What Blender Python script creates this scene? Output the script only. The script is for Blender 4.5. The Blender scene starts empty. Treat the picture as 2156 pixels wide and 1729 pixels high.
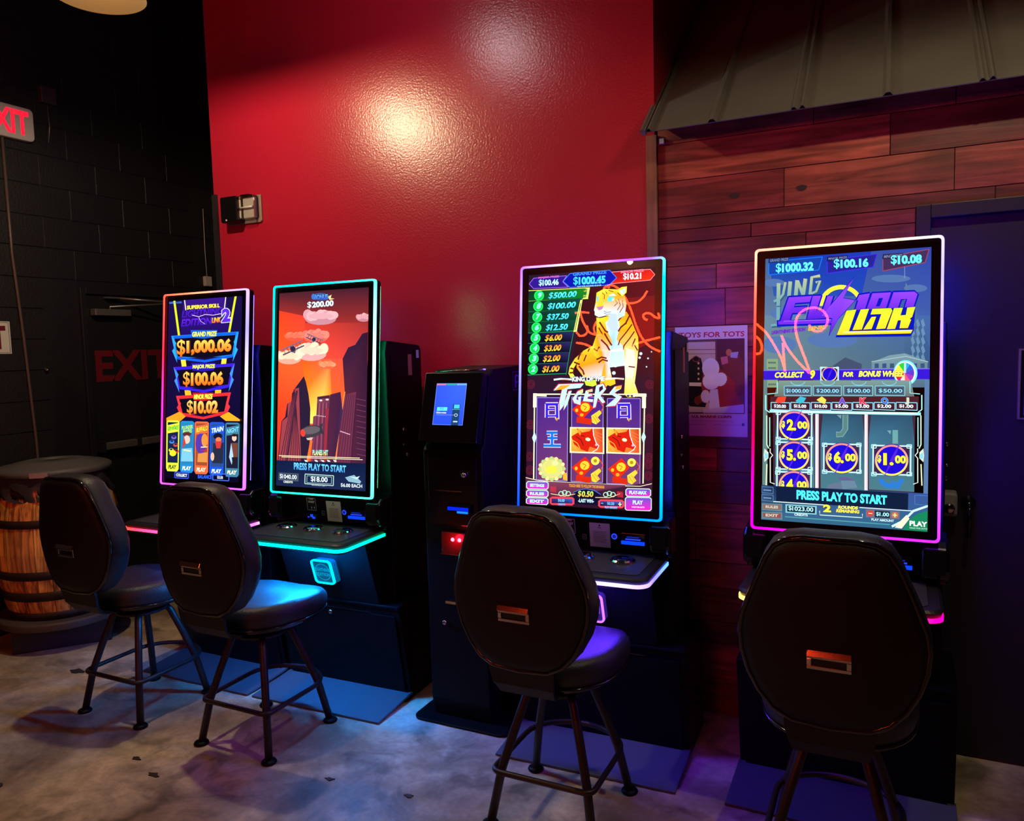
import bpy, math, random
from mathutils import Vector, Matrix
random.seed(7)
SC = bpy.context.scene
COL = SC.collection

# ------------------------------------------------------------------ camera, world, exposure
F, YAW, PITCH, ROLL, CH = 1618.54, 0.4588, 0.0833, -0.0274, 1.7303
def cam_axes():
    cy, sy, cp, sp = math.cos(YAW), math.sin(YAW), math.cos(PITCH), math.sin(PITCH)
    fw = Vector((-sy*cp, cy*cp, -sp)); rt = Vector((cy, sy, 0)); up = rt.cross(fw)
    cr, sr = math.cos(ROLL), math.sin(ROLL)
    return fw, cr*rt+sr*up, -sr*rt+cr*up
FW, RT, UP = cam_axes()
cd = bpy.data.cameras.new('camera'); cam = bpy.data.objects.new('camera', cd); COL.objects.link(cam)
m = Matrix.Identity(4)
for i in range(3):
    m[i][0] = RT[i]; m[i][1] = UP[i]; m[i][2] = -FW[i]
m[0][3], m[1][3], m[2][3] = 0, 0, CH
cam.matrix_world = m
cd.sensor_width = 36; cd.lens = F/2156*36; cd.clip_start = .05
SC.camera = cam
SC.view_settings.view_transform = 'Standard'; SC.view_settings.look = 'None'
SC.view_settings.exposure = 0; SC.view_settings.gamma = 1
SC.view_settings.use_curve_mapping = False
w = bpy.data.worlds.new('world'); SC.world = w; w.use_nodes = True
w.node_tree.nodes['Background'].inputs[0].default_value = (.35, .3, .4, 1)
w.node_tree.nodes['Background'].inputs[1].default_value = 0.02
SC.cycles.use_denoising = True
SC.cycles.max_bounces = 8
SC.cycles.sample_clamp_indirect = 4

def light(name, kind, loc, power, col, size=.05, rot=None, parent=None, **kw):
    l = bpy.data.lights.new(name, kind); l.energy = power; l.color = col
    if kind == 'POINT': l.shadow_soft_size = size
    if kind == 'AREA': l.size = size
    for k, v in kw.items(): setattr(l, k, v)
    o = bpy.data.objects.new(name, l); COL.objects.link(o); o.location = loc
    if rot: o.rotation_euler = rot
    if parent: o.parent = parent
    return o

# ------------------------------------------------------------------ colour and materials
def lin(c):
    r = []
    for v in c[:3]:
        v = v/255
        r.append(v/12.92 if v <= .04045 else ((v+.055)/1.055)**2.4)
    return tuple(r)+(1,)
def lc(c): return lin(c) if max(c[:3]) > 1.001 else tuple(c[:3])+(1,)

def mat(name, col, rough=.5, metal=0, bump=0, bscale=60, var=0, vscale=4, coat=0, spec=.5, emit=None, es=0):
    mt = bpy.data.materials.new(name); mt.use_nodes = True
    nt = mt.node_tree; b = nt.nodes['Principled BSDF']; L = nt.links
    c = lc(col)
    b.inputs['Base Color'].default_value = c
    b.inputs['Roughness'].default_value = rough; b.inputs['Metallic'].default_value = metal
    b.inputs['Specular IOR Level'].default_value = spec
    if coat: b.inputs['Coat Weight'].default_value = coat; b.inputs['Coat Roughness'].default_value = .08
    if emit: b.inputs['Emission Color'].default_value = lc(emit); b.inputs['Emission Strength'].default_value = es
    tc = nt.nodes.new('ShaderNodeTexCoord')
    if var:
        n = nt.nodes.new('ShaderNodeTexNoise'); n.inputs['Scale'].default_value = vscale; n.inputs['Detail'].default_value = 6
        L.new(tc.outputs['Object'], n.inputs['Vector'])
        mx = nt.nodes.new('ShaderNodeMix'); mx.data_type = 'RGBA'
        mx.inputs[6].default_value = tuple(x*(1-var) for x in c[:3])+(1,)
        mx.inputs[7].default_value = tuple(min(1, x*(1+var)) for x in c[:3])+(1,)
        L.new(n.outputs['Fac'], mx.inputs[0]); L.new(mx.outputs[2], b.inputs['Base Color'])
    if bump:
        n2 = nt.nodes.new('ShaderNodeTexNoise'); n2.inputs['Scale'].default_value = bscale; n2.inputs['Detail'].default_value = 3
        L.new(tc.outputs['Object'], n2.inputs['Vector'])
        bp = nt.nodes.new('ShaderNodeBump'); bp.inputs['Strength'].default_value = bump; bp.inputs['Distance'].default_value = .004
        L.new(n2.outputs['Fac'], bp.inputs['Height']); L.new(bp.outputs[0], b.inputs['Normal'])
    return mt

def mat_emit(name, strength, col=None):
    mt = bpy.data.materials.new(name); mt.use_nodes = True; nt = mt.node_tree; nt.nodes.clear()
    o = nt.nodes.new('ShaderNodeOutputMaterial'); e = nt.nodes.new('ShaderNodeEmission')
    e.inputs[1].default_value = strength
    if col is None:
        a = nt.nodes.new('ShaderNodeAttribute'); a.attribute_name = 'Col'
        nt.links.new(a.outputs['Color'], e.inputs[0])
    else: e.inputs[0].default_value = lc(col)
    nt.links.new(e.outputs[0], o.inputs[0])
    return mt

def mat_print(name, rough=.5):
    mt = bpy.data.materials.new(name); mt.use_nodes = True; nt = mt.node_tree
    b = nt.nodes['Principled BSDF']; b.inputs['Roughness'].default_value = rough
    a = nt.nodes.new('ShaderNodeAttribute'); a.attribute_name = 'Col'
    nt.links.new(a.outputs['Color'], b.inputs['Base Color'])
    return mt

def mat_glass(name, rough=.0, tint=(1, 1, 1, 1), ior=1.5):
    mt = bpy.data.materials.new(name); mt.use_nodes = True; nt = mt.node_tree; nt.nodes.clear()
    o = nt.nodes.new('ShaderNodeOutputMaterial'); t = nt.nodes.new('ShaderNodeBsdfTransparent'); t.inputs[0].default_value = tint
    g = nt.nodes.new('ShaderNodeBsdfGlossy'); g.inputs['Roughness'].default_value = rough
    f = nt.nodes.new('ShaderNodeFresnel'); f.inputs[0].default_value = ior
    x = nt.nodes.new('ShaderNodeMixShader')
    nt.links.new(f.outputs[0], x.inputs[0]); nt.links.new(t.outputs[0], x.inputs[1]); nt.links.new(g.outputs[0], x.inputs[2])
    nt.links.new(x.outputs[0], o.inputs[0])
    return mt

M = {}
M['red'] = mat('red_paint', (.36, .009, .028), .27, bump=.35, bscale=90, var=.06, vscale=2)
M['black_wall'] = mat('black_block_paint', (.0085, .008, .011), .5, bump=.5, bscale=70, var=.2, vscale=5)
M['black_joint'] = mat('black_joint', (.006, .006, .008), .7)
M['black_trim'] = mat('black_trim_paint', (.01, .01, .014), .45)
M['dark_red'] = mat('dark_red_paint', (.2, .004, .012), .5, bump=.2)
M['ceiling'] = mat('black_ceiling_paint', (.015, .014, .018), .8)
M['cab'] = mat('black_powder_coat', (.0022, .0022, .0035), .42, bump=.2, bscale=400, spec=.14)
M['cab_gloss'] = mat('black_gloss_plastic', (.004, .004, .006), .16, coat=.1)
M['bezel'] = mat('bezel_black', (.003, .003, .004), .2)
M['deckmat'] = mat('deck_plate_vinyl', (.05, .05, .056), .32, bump=.1, bscale=300)
M['deck'] = mat('deck_plastic', (.012, .012, .015), .45)
M['leather'] = mat('black_vinyl', (.02, .019, .024), .42, bump=.35, bscale=220)
M['shell'] = mat('dark_back_shell', (.007, .004, .005), .5, bump=.3, bscale=300, spec=.3)
M['piping'] = mat('gloss_piping', (.008, .006, .008), .12, coat=.5)
M['chrome'] = mat('chrome', (.62, .6, .6), .12, 1)
M['legs'] = mat('dark_metal_tube', (.022, .014, .016), .42, .2)
M['ramp'] = mat('grey_ramp_plate', (.055, .065, .085), .5, bump=.3, bscale=500)
M['roof'] = mat('grey_roof_metal', (.13, .12, .11), .45, .2, bump=.3, bscale=12, var=.18, vscale=5)
M['roof_dark'] = mat('roof_underside', (.01, .01, .01), .8)
M['door_dark'] = mat('door_dark_paint', (.010, .008, .021), .42)
M['white_plastic'] = mat('white_plastic', (.5, .47, .5), .4)
M['glass'] = mat_glass('display_glass')
M['clear'] = mat_glass('clear_plastic', .05, (.85, .85, .9, 1))
M['led'] = mat_emit('led_light', 4.5)
M['screen'] = mat_emit('screen_light', 1.5)
M['print'] = mat_print('printed_sheet')
M['paper'] = mat('paper', (.62, .6, .58), .7)
M['grey_plastic'] = mat('grey_lid_plastic', (.085, .08, .082), .55, bump=.2)
M['iron'] = mat('barrel_hoop_iron', (.035, .018, .014), .6, .5, var=.4, vscale=9)
M['bulb'] = mat_emit('bulb_light', 60, (1, .80, .5))
M['shade'] = mat('enamel_shade_inside', (.0045, .0021, .0005), .9, spec=.03)
M['neon'] = mat_emit('neon_light', 80, (1, .05, .012))
M['red_sign'] = mat_emit('exit_letters_light', 1.6, (1, .01, .03))

def wood_mat(name, ca, cb, grain_axis=0, rough=.45, rnd=True, gs=1.0):
    mt = bpy.data.materials.new(name); mt.use_nodes = True; nt = mt.node_tree; L = nt.links
    b = nt.nodes['Principled BSDF']; b.inputs['Roughness'].default_value = rough
    tc = nt.nodes.new('ShaderNodeTexCoord'); mp = nt.nodes.new('ShaderNodeMapping')
    sc = [28*gs]*3; sc[grain_axis] = 2.2*gs
    mp.inputs['Scale'].default_value = sc
    oi = nt.nodes.new('ShaderNodeObjectInfo')
    add = nt.nodes.new('ShaderNodeVectorMath'); add.operation = 'ADD'
    L.new(tc.outputs['Object'], mp.inputs[0]); L.new(mp.outputs[0], add.inputs[0])
    mu = nt.nodes.new('ShaderNodeMath'); mu.operation = 'MULTIPLY'; mu.inputs[1].default_value = 53
    L.new(oi.outputs['Random'], mu.inputs[0]); L.new(mu.outputs[0], add.inputs[1])
    n = nt.nodes.new('ShaderNodeTexNoise'); n.inputs['Scale'].default_value = 1.0; n.inputs['Detail'].default_value = 8; n.inputs['Distortion'].default_value = 1.2
    L.new(add.outputs[0], n.inputs['Vector'])
    n3 = nt.nodes.new('ShaderNodeTexNoise'); n3.inputs['Scale'].default_value = 4.5; n3.inputs['Detail'].default_value = 3
    L.new(tc.outputs['Object'], n3.inputs['Vector'])
    cr = nt.nodes.new('ShaderNodeValToRGB')
    cr.color_ramp.elements[0].position = .32; cr.color_ramp.elements[0].color = ca+(1,)
    cr.color_ramp.elements[1].position = .68; cr.color_ramp.elements[1].color = cb+(1,)
    L.new(n.outputs['Fac'], cr.inputs[0])
    hs = nt.nodes.new('ShaderNodeHueSaturation')
    mr = nt.nodes.new('ShaderNodeMapRange'); mr.inputs[3].default_value = .45; mr.inputs[4].default_value = 1.5
    L.new(oi.outputs['Random'], mr.inputs[0])
    m2 = nt.nodes.new('ShaderNodeMapRange'); m2.inputs[1].default_value = .3; m2.inputs[2].default_value = .7; m2.inputs[3].default_value = .55; m2.inputs[4].default_value = 1.3
    L.new(n3.outputs['Fac'], m2.inputs[0])
    mm = nt.nodes.new('ShaderNodeMath'); mm.operation = 'MULTIPLY'
    L.new(mr.outputs[0], mm.inputs[0]); L.new(m2.outputs[0], mm.inputs[1])
    L.new(mm.outputs[0], hs.inputs['Value'])
    m4 = nt.nodes.new('ShaderNodeMapRange'); m4.inputs[3].default_value = .488; m4.inputs[4].default_value = .515
    mf = nt.nodes.new('ShaderNodeMath'); mf.operation = 'FRACT'; mg = nt.nodes.new('ShaderNodeMath'); mg.operation = 'MULTIPLY'; mg.inputs[1].default_value = 7.3
    L.new(oi.outputs['Random'], mg.inputs[0]); L.new(mg.outputs[0], mf.inputs[0]); L.new(mf.outputs[0], m4.inputs[0]); L.new(m4.outputs[0], hs.inputs['Hue'])
    L.new(cr.outputs[0], hs.inputs['Color']); L.new(hs.outputs[0], b.inputs['Base Color'])
    bp = nt.nodes.new('ShaderNodeBump'); bp.inputs['Strength'].default_value = .35; bp.inputs['Distance'].default_value = .003
    L.new(n.outputs['Fac'], bp.inputs['Height']); L.new(bp.outputs[0], b.inputs['Normal'])
    return mt
M['plank'] = wood_mat('stained_plank_wood', (.11, .012, .011), (.38, .062, .042))
M['trimwood'] = wood_mat('trim_wood', (.22, .09, .045), (.36, .16, .09), 2)
M['stave'] = wood_mat('barrel_stave_wood', (.15, .045, .01), (.85, .40, .08), 2, .5, gs=1.2)

def floor_mat():
    mt = bpy.data.materials.new('stained_concrete'); mt.use_nodes = True; nt = mt.node_tree; L = nt.links
    b = nt.nodes['Principled BSDF']
    tc = nt.nodes.new('ShaderNodeTexCoord')
    def noise(s, d, dist=0):
        n = nt.nodes.new('ShaderNodeTexNoise'); n.inputs['Scale'].default_value = s; n.inputs['Detail'].default_value = d; n.inputs['Distortion'].default_value = dist
        L.new(tc.outputs['Object'], n.inputs['Vector']); return n
    n1, n2, n3, n4 = noise(1.6, 8, .6), noise(9, 10, .4), noise(42, 6), noise(3.3, 6, 1.5)
    cr = nt.nodes.new('ShaderNodeValToRGB'); e = cr.color_ramp.elements
    e[0].position = .40; e[0].color = (.25, .19, .12, 1); e[1].position = .60; e[1].color = (.58, .49, .34, 1)
    L.new(n1.outputs['Fac'], cr.inputs[0])
    def mul(col, n, a, bb, lo, hi):
        mr = nt.nodes.new('ShaderNodeMapRange'); mr.inputs[1].default_value = a; mr.inputs[2].default_value = bb; mr.inputs[3].default_value = lo; mr.inputs[4].default_value = hi
        L.new(n.outputs['Fac'], mr.inputs[0])
        mx = nt.nodes.new('ShaderNodeMix'); mx.data_type = 'RGBA'; mx.blend_type = 'MULTIPLY'; mx.inputs[0].default_value = 1
        L.new(col, mx.inputs[6]); L.new(mr.outputs[0], mx.inputs[7]); return mx.outputs[2]
    c = mul(cr.outputs[0], n2, .3, .7, .72, 1.2)
    c = mul(c, n3, .3, .7, .85, 1.12)
    c = mul(c, n4, .54, .66, 1.0, .5)
    v = nt.nodes.new('ShaderNodeTexVoronoi'); v.inputs['Scale'].default_value = 4.5; v.inputs['Randomness'].default_value = 1
    L.new(tc.outputs['Object'], v.inputs['Vector'])
    mr = nt.nodes.new('ShaderNodeMapRange'); mr.inputs[1].default_value = .04; mr.inputs[2].default_value = .075; mr.inputs[3].default_value = .45; mr.inputs[4].default_value = 1
    L.new(v.outputs['Distance'], mr.inputs[0])
    mx = nt.nodes.new('ShaderNodeMix'); mx.data_type = 'RGBA'; mx.blend_type = 'MULTIPLY'; mx.inputs[0].default_value = .8
    L.new(c, mx.inputs[6]); L.new(mr.outputs[0], mx.inputs[7])
    L.new(mx.outputs[2], b.inputs['Base Color'])
    r = nt.nodes.new('ShaderNodeMapRange'); r.inputs[3].default_value = .3; r.inputs[4].default_value = .62
    L.new(n2.outputs['Fac'], r.inputs[0]); L.new(r.outputs[0], b.inputs['Roughness'])
    bp = nt.nodes.new('ShaderNodeBump'); bp.inputs['Strength'].default_value = .45; bp.inputs['Distance'].default_value = .004
    L.new(n3.outputs['Fac'], bp.inputs['Height']); L.new(bp.outputs[0], b.inputs['Normal'])
    return mt
M['floor'] = floor_mat()

# ------------------------------------------------------------------ mesh helpers
class MB:
    def __init__(s): s.v = []; s.f = []; s.c = []; s.sm = []; s.mi = []
    def add(s, vs, fs, smooth=False, col=None, mi=0):
        k = len(s.v); s.v += [tuple(p) for p in vs]; s.f += [tuple(i+k for i in f) for f in fs]
        s.sm += [smooth]*len(fs); s.mi += [mi]*len(fs)
        if callable(col): s.c += [lc(col(p)) for p in vs]
        elif isinstance(col, list): s.c += col
        else: s.c += [lc(col) if col else (1, 1, 1, 1)]*len(vs)
        return s
    def box(s, x0, x1, y0, y1, z0, z1, **k):
        vs = [(x, y, z) for x in (x0, x1) for y in (y0, y1) for z in (z0, z1)]
        return s.add(vs, [(0, 1, 3, 2), (4, 6, 7, 5), (0, 4, 5, 1), (2, 3, 7, 6), (0, 2, 6, 4), (1, 5, 7, 3)], **k)
    def loft(s, rings, cap0=True, cap1=True, closed=True, **k):
        n = len(rings[0]); vs = [p for r in rings for p in r]; fs = []
        for i in range(len(rings)-1):
            for j in range(n if closed else n-1):
                a, b = i*n+j, i*n+(j+1) % n
                fs.append((a, b, b+n, a+n))
        if cap0: fs.append(tuple(range(n))[::-1])
        if cap1: fs.append(tuple(range((len(rings)-1)*n, len(rings)*n)))
        return s.add(vs, fs, **k)
    def prism(s, poly, axis, a, b, **k):      # poly in the two remaining axes
        def P(p, t):
            q = list(p); q.insert(axis, t); return q
        return s.loft([[P(p, a) for p in poly], [P(p, b) for p in poly]], **k)
    def lathe(s, prof, c=(0, 0, 0), n=32, axis=2, cap0=True, cap1=True, **k):
        rings = []
        for r, h in prof:
            ring = []
            for j in range(n):
                t = 2*math.pi*j/n; a, b = r*math.cos(t), r*math.sin(t)
                p = [a, b]; p.insert(axis, h); ring.append((c[0]+p[0], c[1]+p[1], c[2]+p[2]))
            rings.append(ring)
        return s.loft(rings, cap0, cap1, smooth=k.pop('smooth', True), **k)
    def tube(s, pts, r, n=10, closed=False, cols=None, **k):
        pts = [Vector(p) for p in pts]; N = len(pts); rings = []
        rr = r if isinstance(r, (list, tuple)) else [r]*N
        prev = None
        for i, p in enumerate(pts):
            a = pts[(i-1) % N] if (closed or i > 0) else p
            b = pts[(i+1) % N] if (closed or i < N-1) else p
            t = (b-a).normalized()
            if prev is None:
                u = Vector((0, 0, 1)) if abs(t.z) < .9 else Vector((1, 0, 0))
                u = (u-t*u.dot(t)).normalized()
            else: u = (prev-t*prev.dot(t)).normalized()
            prev = u; v = t.cross(u)
            rings.append([p+rr[i]*(math.cos(2*math.pi*j/n)*u+math.sin(2*math.pi*j/n)*v) for j in range(n)])
        if closed: rings.append(rings[0])
        return s.loft(rings, not closed, not closed, smooth=True, **k)
    def xf(s, fn):
        s.v = [tuple(fn(p)) for p in s.v]; return s
    def build(s, name, m, parent=None, label=None, cat=None, group=None, kind=None, bevel=0, sub=0, color=False, seg=2):
        me = bpy.data.meshes.new(name); me.from_pydata(s.v, [], s.f); me.update()
        for i, p in enumerate(me.polygons): p.use_smooth = s.sm[i]
        for x in (m if isinstance(m, list) else [m]): me.materials.append(x)
        if isinstance(m, list):
            for i, p in enumerate(me.polygons): p.material_index = s.mi[i]
        if color:
            at = me.color_attributes.new('Col', 'FLOAT_COLOR', 'POINT')
            for i, c in enumerate(s.c): at.data[i].color = c
        import bmesh as _b
        bm = _b.new(); bm.from_mesh(me)
        if not color: _b.ops.recalc_face_normals(bm, faces=bm.faces)
        bm.to_mesh(me); bm.free()
        o = bpy.data.objects.new(name, me); COL.objects.link(o)
        if parent: o.parent = parent
        if bevel:
            b = o.modifiers.new('b', 'BEVEL'); b.width = bevel; b.segments = seg; b.limit_method = 'ANGLE'; b.angle_limit = math.radians(40)
        if sub:
            q = o.modifiers.new('s', 'SUBSURF'); q.levels = sub; q.render_levels = sub
        return tag(o, label, cat, group, kind)

def tag(o, label=None, cat=None, group=None, kind=None):
    if label: o['label'] = label
    if cat: o['category'] = cat
    if group: o['group'] = group
    if kind: o['kind'] = kind
    return o
def empty(name, loc, label=None, cat=None, group=None, kind=None, rz=0):
    o = bpy.data.objects.new(name, None); COL.objects.link(o); o.location = loc; o.rotation_euler = (0, 0, rz)
    o.empty_display_size = .1
    return tag(o, label, cat, group, kind)
def rrect(w, h, r, n=5):          # rounded rectangle outline centred on 0
    pts = []
    for cx, cy, a0 in ((w/2-r, h/2-r, 0), (-w/2+r, h/2-r, 90), (-w/2+r, -h/2+r, 180), (w/2-r, -h/2+r, 270)):
        for i in range(n+1):
            a = math.radians(a0+90*i/n); pts.append((cx+r*math.cos(a), cy+r*math.sin(a)))
    return pts
def lerp(a, b, t): return tuple(x+(y-x)*t for x, y in zip(a, b))

# flat lettering: outline of a text as triangulated 2-d mesh, box normalised to 0..1
_tc = {}
def text2d(s, bold=0.0):
    key = (s, bold)
    if key in _tc: return _tc[key]
    if s.startswith('$') and len(s) > 1 and bold > .01:
        va, fa, aa = text2d('$', bold*.3); vb, fb, ab = text2d(s[1:], bold)
        aa *= 1.12; g = .09; W = aa+g+ab
        r = ([(x*aa/W, y*1.12-.06) for x, y in va]+[((aa+g+x*ab)/W, y) for x, y in vb], fa+[tuple(i+len(va) for i in f) for f in fb], W)
        _tc[key] = r; return r
    cu = bpy.data.curves.new('t', 'FONT'); cu.body = s; cu.offset = bold; cu.resolution_u = 3
    o = bpy.data.objects.new('t', cu); COL.objects.link(o)
    me = o.to_mesh()
    vs = [(v.co.x, v.co.y) for v in me.vertices]; fs = [tuple(p.vertices) for p in me.polygons]
    o.to_mesh_clear(); bpy.data.objects.remove(o); bpy.data.curves.remove(cu)
    if not vs: vs = [(0, 0), (1, 0), (1, 1)]; fs = [(0, 1, 2)]
    x0 = min(v[0] for v in vs); x1 = max(v[0] for v in vs); y0 = min(v[1] for v in vs); y1 = max(v[1] for v in vs)
    asp = (x1-x0)/(y1-y0)
    r = ([((x-x0)/(x1-x0), (y-y0)/(y1-y0)) for x, y in vs], fs, asp)
    _tc[key] = r; return r

class Art:
    """flat picture drawn with layered polygons in picture coordinates mapped onto u,v (0..1) of a panel"""
    def __init__(s, corners=None, o=(0, 0), k=1):
        s.o, s.k = o, k; s.mb = MB(); s.lay = 0; s.H = None
        if corners: s.H = s.homog(corners)
    def homog(s, c):      # c = TL,TR,BR,BL in picture px -> (0,1),(1,1),(1,0),(0,0)
        dst = [(0, 1), (1, 1), (1, 0), (0, 0)]; A = []; B = []
        for (x, y), (u, v) in zip(c, dst):
            A.append([x, y, 1, 0, 0, 0, -u*x, -u*y]); B.append(u)
            A.append([0, 0, 0, x, y, 1, -v*x, -v*y]); B.append(v)
        n = 8
        for i in range(n):
            p = max(range(i, n), key=lambda r: abs(A[r][i])); A[i], A[p] = A[p], A[i]; B[i], B[p] = B[p], B[i]
            for r in range(n):
                if r != i:
                    f = A[r][i]/A[i][i]; A[r] = [a-f*b for a, b in zip(A[r], A[i])]; B[r] -= f*B[i]
        return [B[i]/A[i][i] for i in range(n)]+[1]
    def P(s, p):
        x, y = s.o[0]+p[0]*s.k, s.o[1]+p[1]*s.k
        if not s.H: return (x, y)
        h = s.H; d = h[6]*x+h[7]*y+1
        return ((h[0]*x+h[1]*y+h[2])/d, (h[3]*x+h[4]*y+h[5])/d)
    def _clip(s, q): return (min(1, max(0, q[0])), min(1, max(0, q[1])))
    def poly(s, pts, col):
        s.lay += 1
        cols = [lc(c) for c in col] if isinstance(col, list) else [lc(col)]*len(pts)
        if isinstance(col, list) and len(cols) != len(pts): cols = [cols[0]]*len(pts)
        uv = [s._clip(s.P(p)) for p in pts]
        s.mb.add([(u, v, s.lay) for u, v in uv], [tuple(range(len(pts)))], col=cols)
    def rect(s, x0, y0, x1, y1, col, col2=None):
        s.poly([(x0, y0), (x1, y0), (x1, y1), (x0, y1)], [col, col, col2, col2] if col2 else col)
    def quad(s, a, b, c, d, col): s.poly([a, b, c, d], col)
    def ell(s, cx, cy, rx, ry, col, n=20, rot=0, a0=0, a1=360):
        r = math.radians(rot); pts = []
        N = n if a1-a0 >= 360 else n+1
        for i in range(N):
            t = math.radians(a0+(a1-a0)*i/n); x, y = rx*math.cos(t), ry*math.sin(t)
            pts.append((cx+x*math.cos(r)-y*math.sin(r), cy+x*math.sin(r)+y*math.cos(r)))
        s.poly(pts, col)
    def ring(s, cx, cy, rx, ry, wd, col, n=28, a0=0, a1=360, col2=None):
        s.lay += 1; vs = []; cs = []
        for i in range(n+1):
            t = math.radians(a0+(a1-a0)*i/n); f = .5-.5*math.sin(t)
            cc = lc(lerp(col, col2, 1-f)) if col2 else lc(col)
            for q in (0, 1):
                a, b = (rx-wd*q), (ry-wd*q)
                u, v = s._clip(s.P((cx+a*math.cos(t), cy+b*math.sin(t)))); vs.append((u, v, s.lay)); cs.append(cc)
        s.mb.add(vs, [(2*i, 2*i+1, 2*i+3, 2*i+2) for i in range(n)], col=cs)
    def line(s, pts, wd, col):
        s.lay += 1; vs = []; N = len(pts)
        for i, p in enumerate(pts):
            a = pts[max(0, i-1)]; b = pts[min(N-1, i+1)]
            dx, dy = b[0]-a[0], b[1]-a[1]; L = math.hypot(dx, dy) or 1
            nx, ny = -dy/L*wd/2, dx/L*wd/2
            for q in (1, -1):
                u, v = s._clip(s.P((p[0]+nx*q, p[1]+ny*q))); vs.append((u, v, s.lay))
        cs = [lc(col)]*len(vs) if not isinstance(col, list) else [lc(c) for c in col for _ in (0, 1)]
        s.mb.add(vs, [(2*i, 2*i+1, 2*i+3, 2*i+2) for i in range(N-1)], col=cs)
    def frame(s, pts, wd, col):
        for i in range(len(pts)):
            s.line([pts[i], pts[(i+1) % len(pts)]], wd, col)
    def text(s, t, p, q, h, col, col2=None, bold=.03, shear=0, out=None, ow=.06, osh=(0, 0)):
        """p, q = bottom-left and bottom-right corner of the lettering, h = height (picture px, up)"""
        if out is not None:
            s._text(t, (p[0]+osh[0]*h, p[1]+osh[1]*h), (q[0]+osh[0]*h, q[1]+osh[1]*h), h, out, None, bold+ow, shear, ow)
        s._text(t, p, q, h, col, col2, bold, shear, 0)
    def _text(s, t, p, q, h, col, col2, bold, shear, ow):
        bold = ow+min((bold-ow)*1.25, .052)
        vs, fs, asp = text2d(t, bold); s.lay += 1; o = []; cs = []
        ex = ow*h*.9
        L = math.hypot(q[0]-p[0], q[1]-p[1]); dx, dy = (q[0]-p[0])/L, (q[1]-p[1])/L
        p = (p[0]-dx*ex, p[1]-dy*ex+ex); q = (q[0]+dx*ex, q[1]+dy*ex+ex); h = h+2*ex
        for x, y in vs:
            px = p[0]+(q[0]-p[0])*x+shear*h*y; py = p[1]+(q[1]-p[1])*x-h*y
            u, v = s._clip(s.P((px, py))); o.append((u, v, s.lay))
            cs.append(lc(lerp(col, col2, 1-y)) if col2 else lc(col))
        s.mb.add(o, fs, col=cs)
    def build(s, name, m, parent, fn, **k):
        s.mb.v = [tuple(fn(*p)) for p in s.mb.v]
        return s.mb.build(name, m, parent, color=True, **k)

def label_text(t, name, m, parent, org, ux, uz, w, h, bold=.03, depth=.0015, **k):
    """solid flat letters: org = lower left corner, ux = reading direction, uz = up"""
    vs, fs, asp = text2d(t, bold); org, ux, uz = Vector(org), Vector(ux), Vector(uz); n = ux.cross(uz).normalized()
    mb = MB(); mb.add([org+ux*x*w+uz*y*h+n*depth for x, y in vs], fs)
    o = MB.build(mb, name, m, parent, **k)
    s = o.modifiers.new('s', 'SOLIDIFY'); s.thickness = depth; s.offset = -1
    return o

# ------------------------------------------------------------------ room shell
XL, YB = -5.0, 3.5
MB().box(-5.4, 4.2, -3.6, 6.0, -.1, 0).build('floor', M['floor'], kind='structure', label='stained bare concrete floor')
MB().box(-5.4, 4.2, -3.6, 6.0, 4.7, 4.8).build('ceiling', M['ceiling'], kind='structure')
wl = MB().box(-5.3, XL-.004, -3.4, 4.9, 0, 4.7).build('wall_left', M['black_joint'], kind='structure', label='black painted concrete block wall')
MB().box(XL, -3.715, 4.75, 4.9, 0, 4.7).build('wall_nook', M['black_wall'], kind='structure')
MB().box(-3.715, -.972, YB, 5.6, 0, 4.7).build('wall_back', M['red'], kind='structure', label='glossy red painted wall')
MB().box(-.972, 4.1, 5.45, 5.6, 0, 4.7).build('wall_upper', M['dark_red'], kind='structure')
MB().box(-5.2, 4.1, -3.5, -3.3, 0, 4.7).build('wall_front', M['black_wall'], kind='structure')
MB().box(3.6, 3.8, -3.3, 5.6, 0, 4.7).build('wall_side', M['black_wall'], kind='structure')
MB().box(-3.717, -3.683, 3.482, 3.4995, 0, 2.696).build('trim_1', M['black_trim'], kind='structure', label='black corner strip at the left edge of the red wall')

# concrete blocks of the left wall: real pieces with recessed joints
DY0, DY1, DZ = 3.46, 4.42, 2.21
blk = MB().box(0, .005, -.196, .196, -.0965, .0965).v and None
b0 = MB().box(-.004, .003, -.1965, .1965, -.0975, .0975).build('block', M['black_wall'], wl, bevel=.002, seg=1)
first = True
for r in range(22):
    zc = .06+.2*r-.1
    if zc < .05: continue
    for c in range(-1, 7):
        yc = 2.45+.4*c+(.2 if r % 2 else 0)
        if zc-.1 < DZ and yc+.19 > DY0 and yc-.19 < DY1+.05: continue
        if yc > 4.6: continue
        if first: o = b0; first = False
        else:
            o = b0.copy(); COL.objects.link(o)
        o.location = (XL+random.uniform(-.001, .0012), yc, zc)
# fill beside / above the door
MB().box(XL-.004, XL+.002, DY0-.25, DY0-.001, 0, DZ+.03).build('block', M['black_wall'], wl)
MB().box(XL-.004, XL+.002, DY1+.01, 4.74, 0, DZ+.03).build('block', M['black_wall'], wl)
MB().box(XL-.004, XL+.0021, DY0-.25, 4.74, DZ+.001, DZ+.05).build('block', M['black_wall'], wl)

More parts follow.
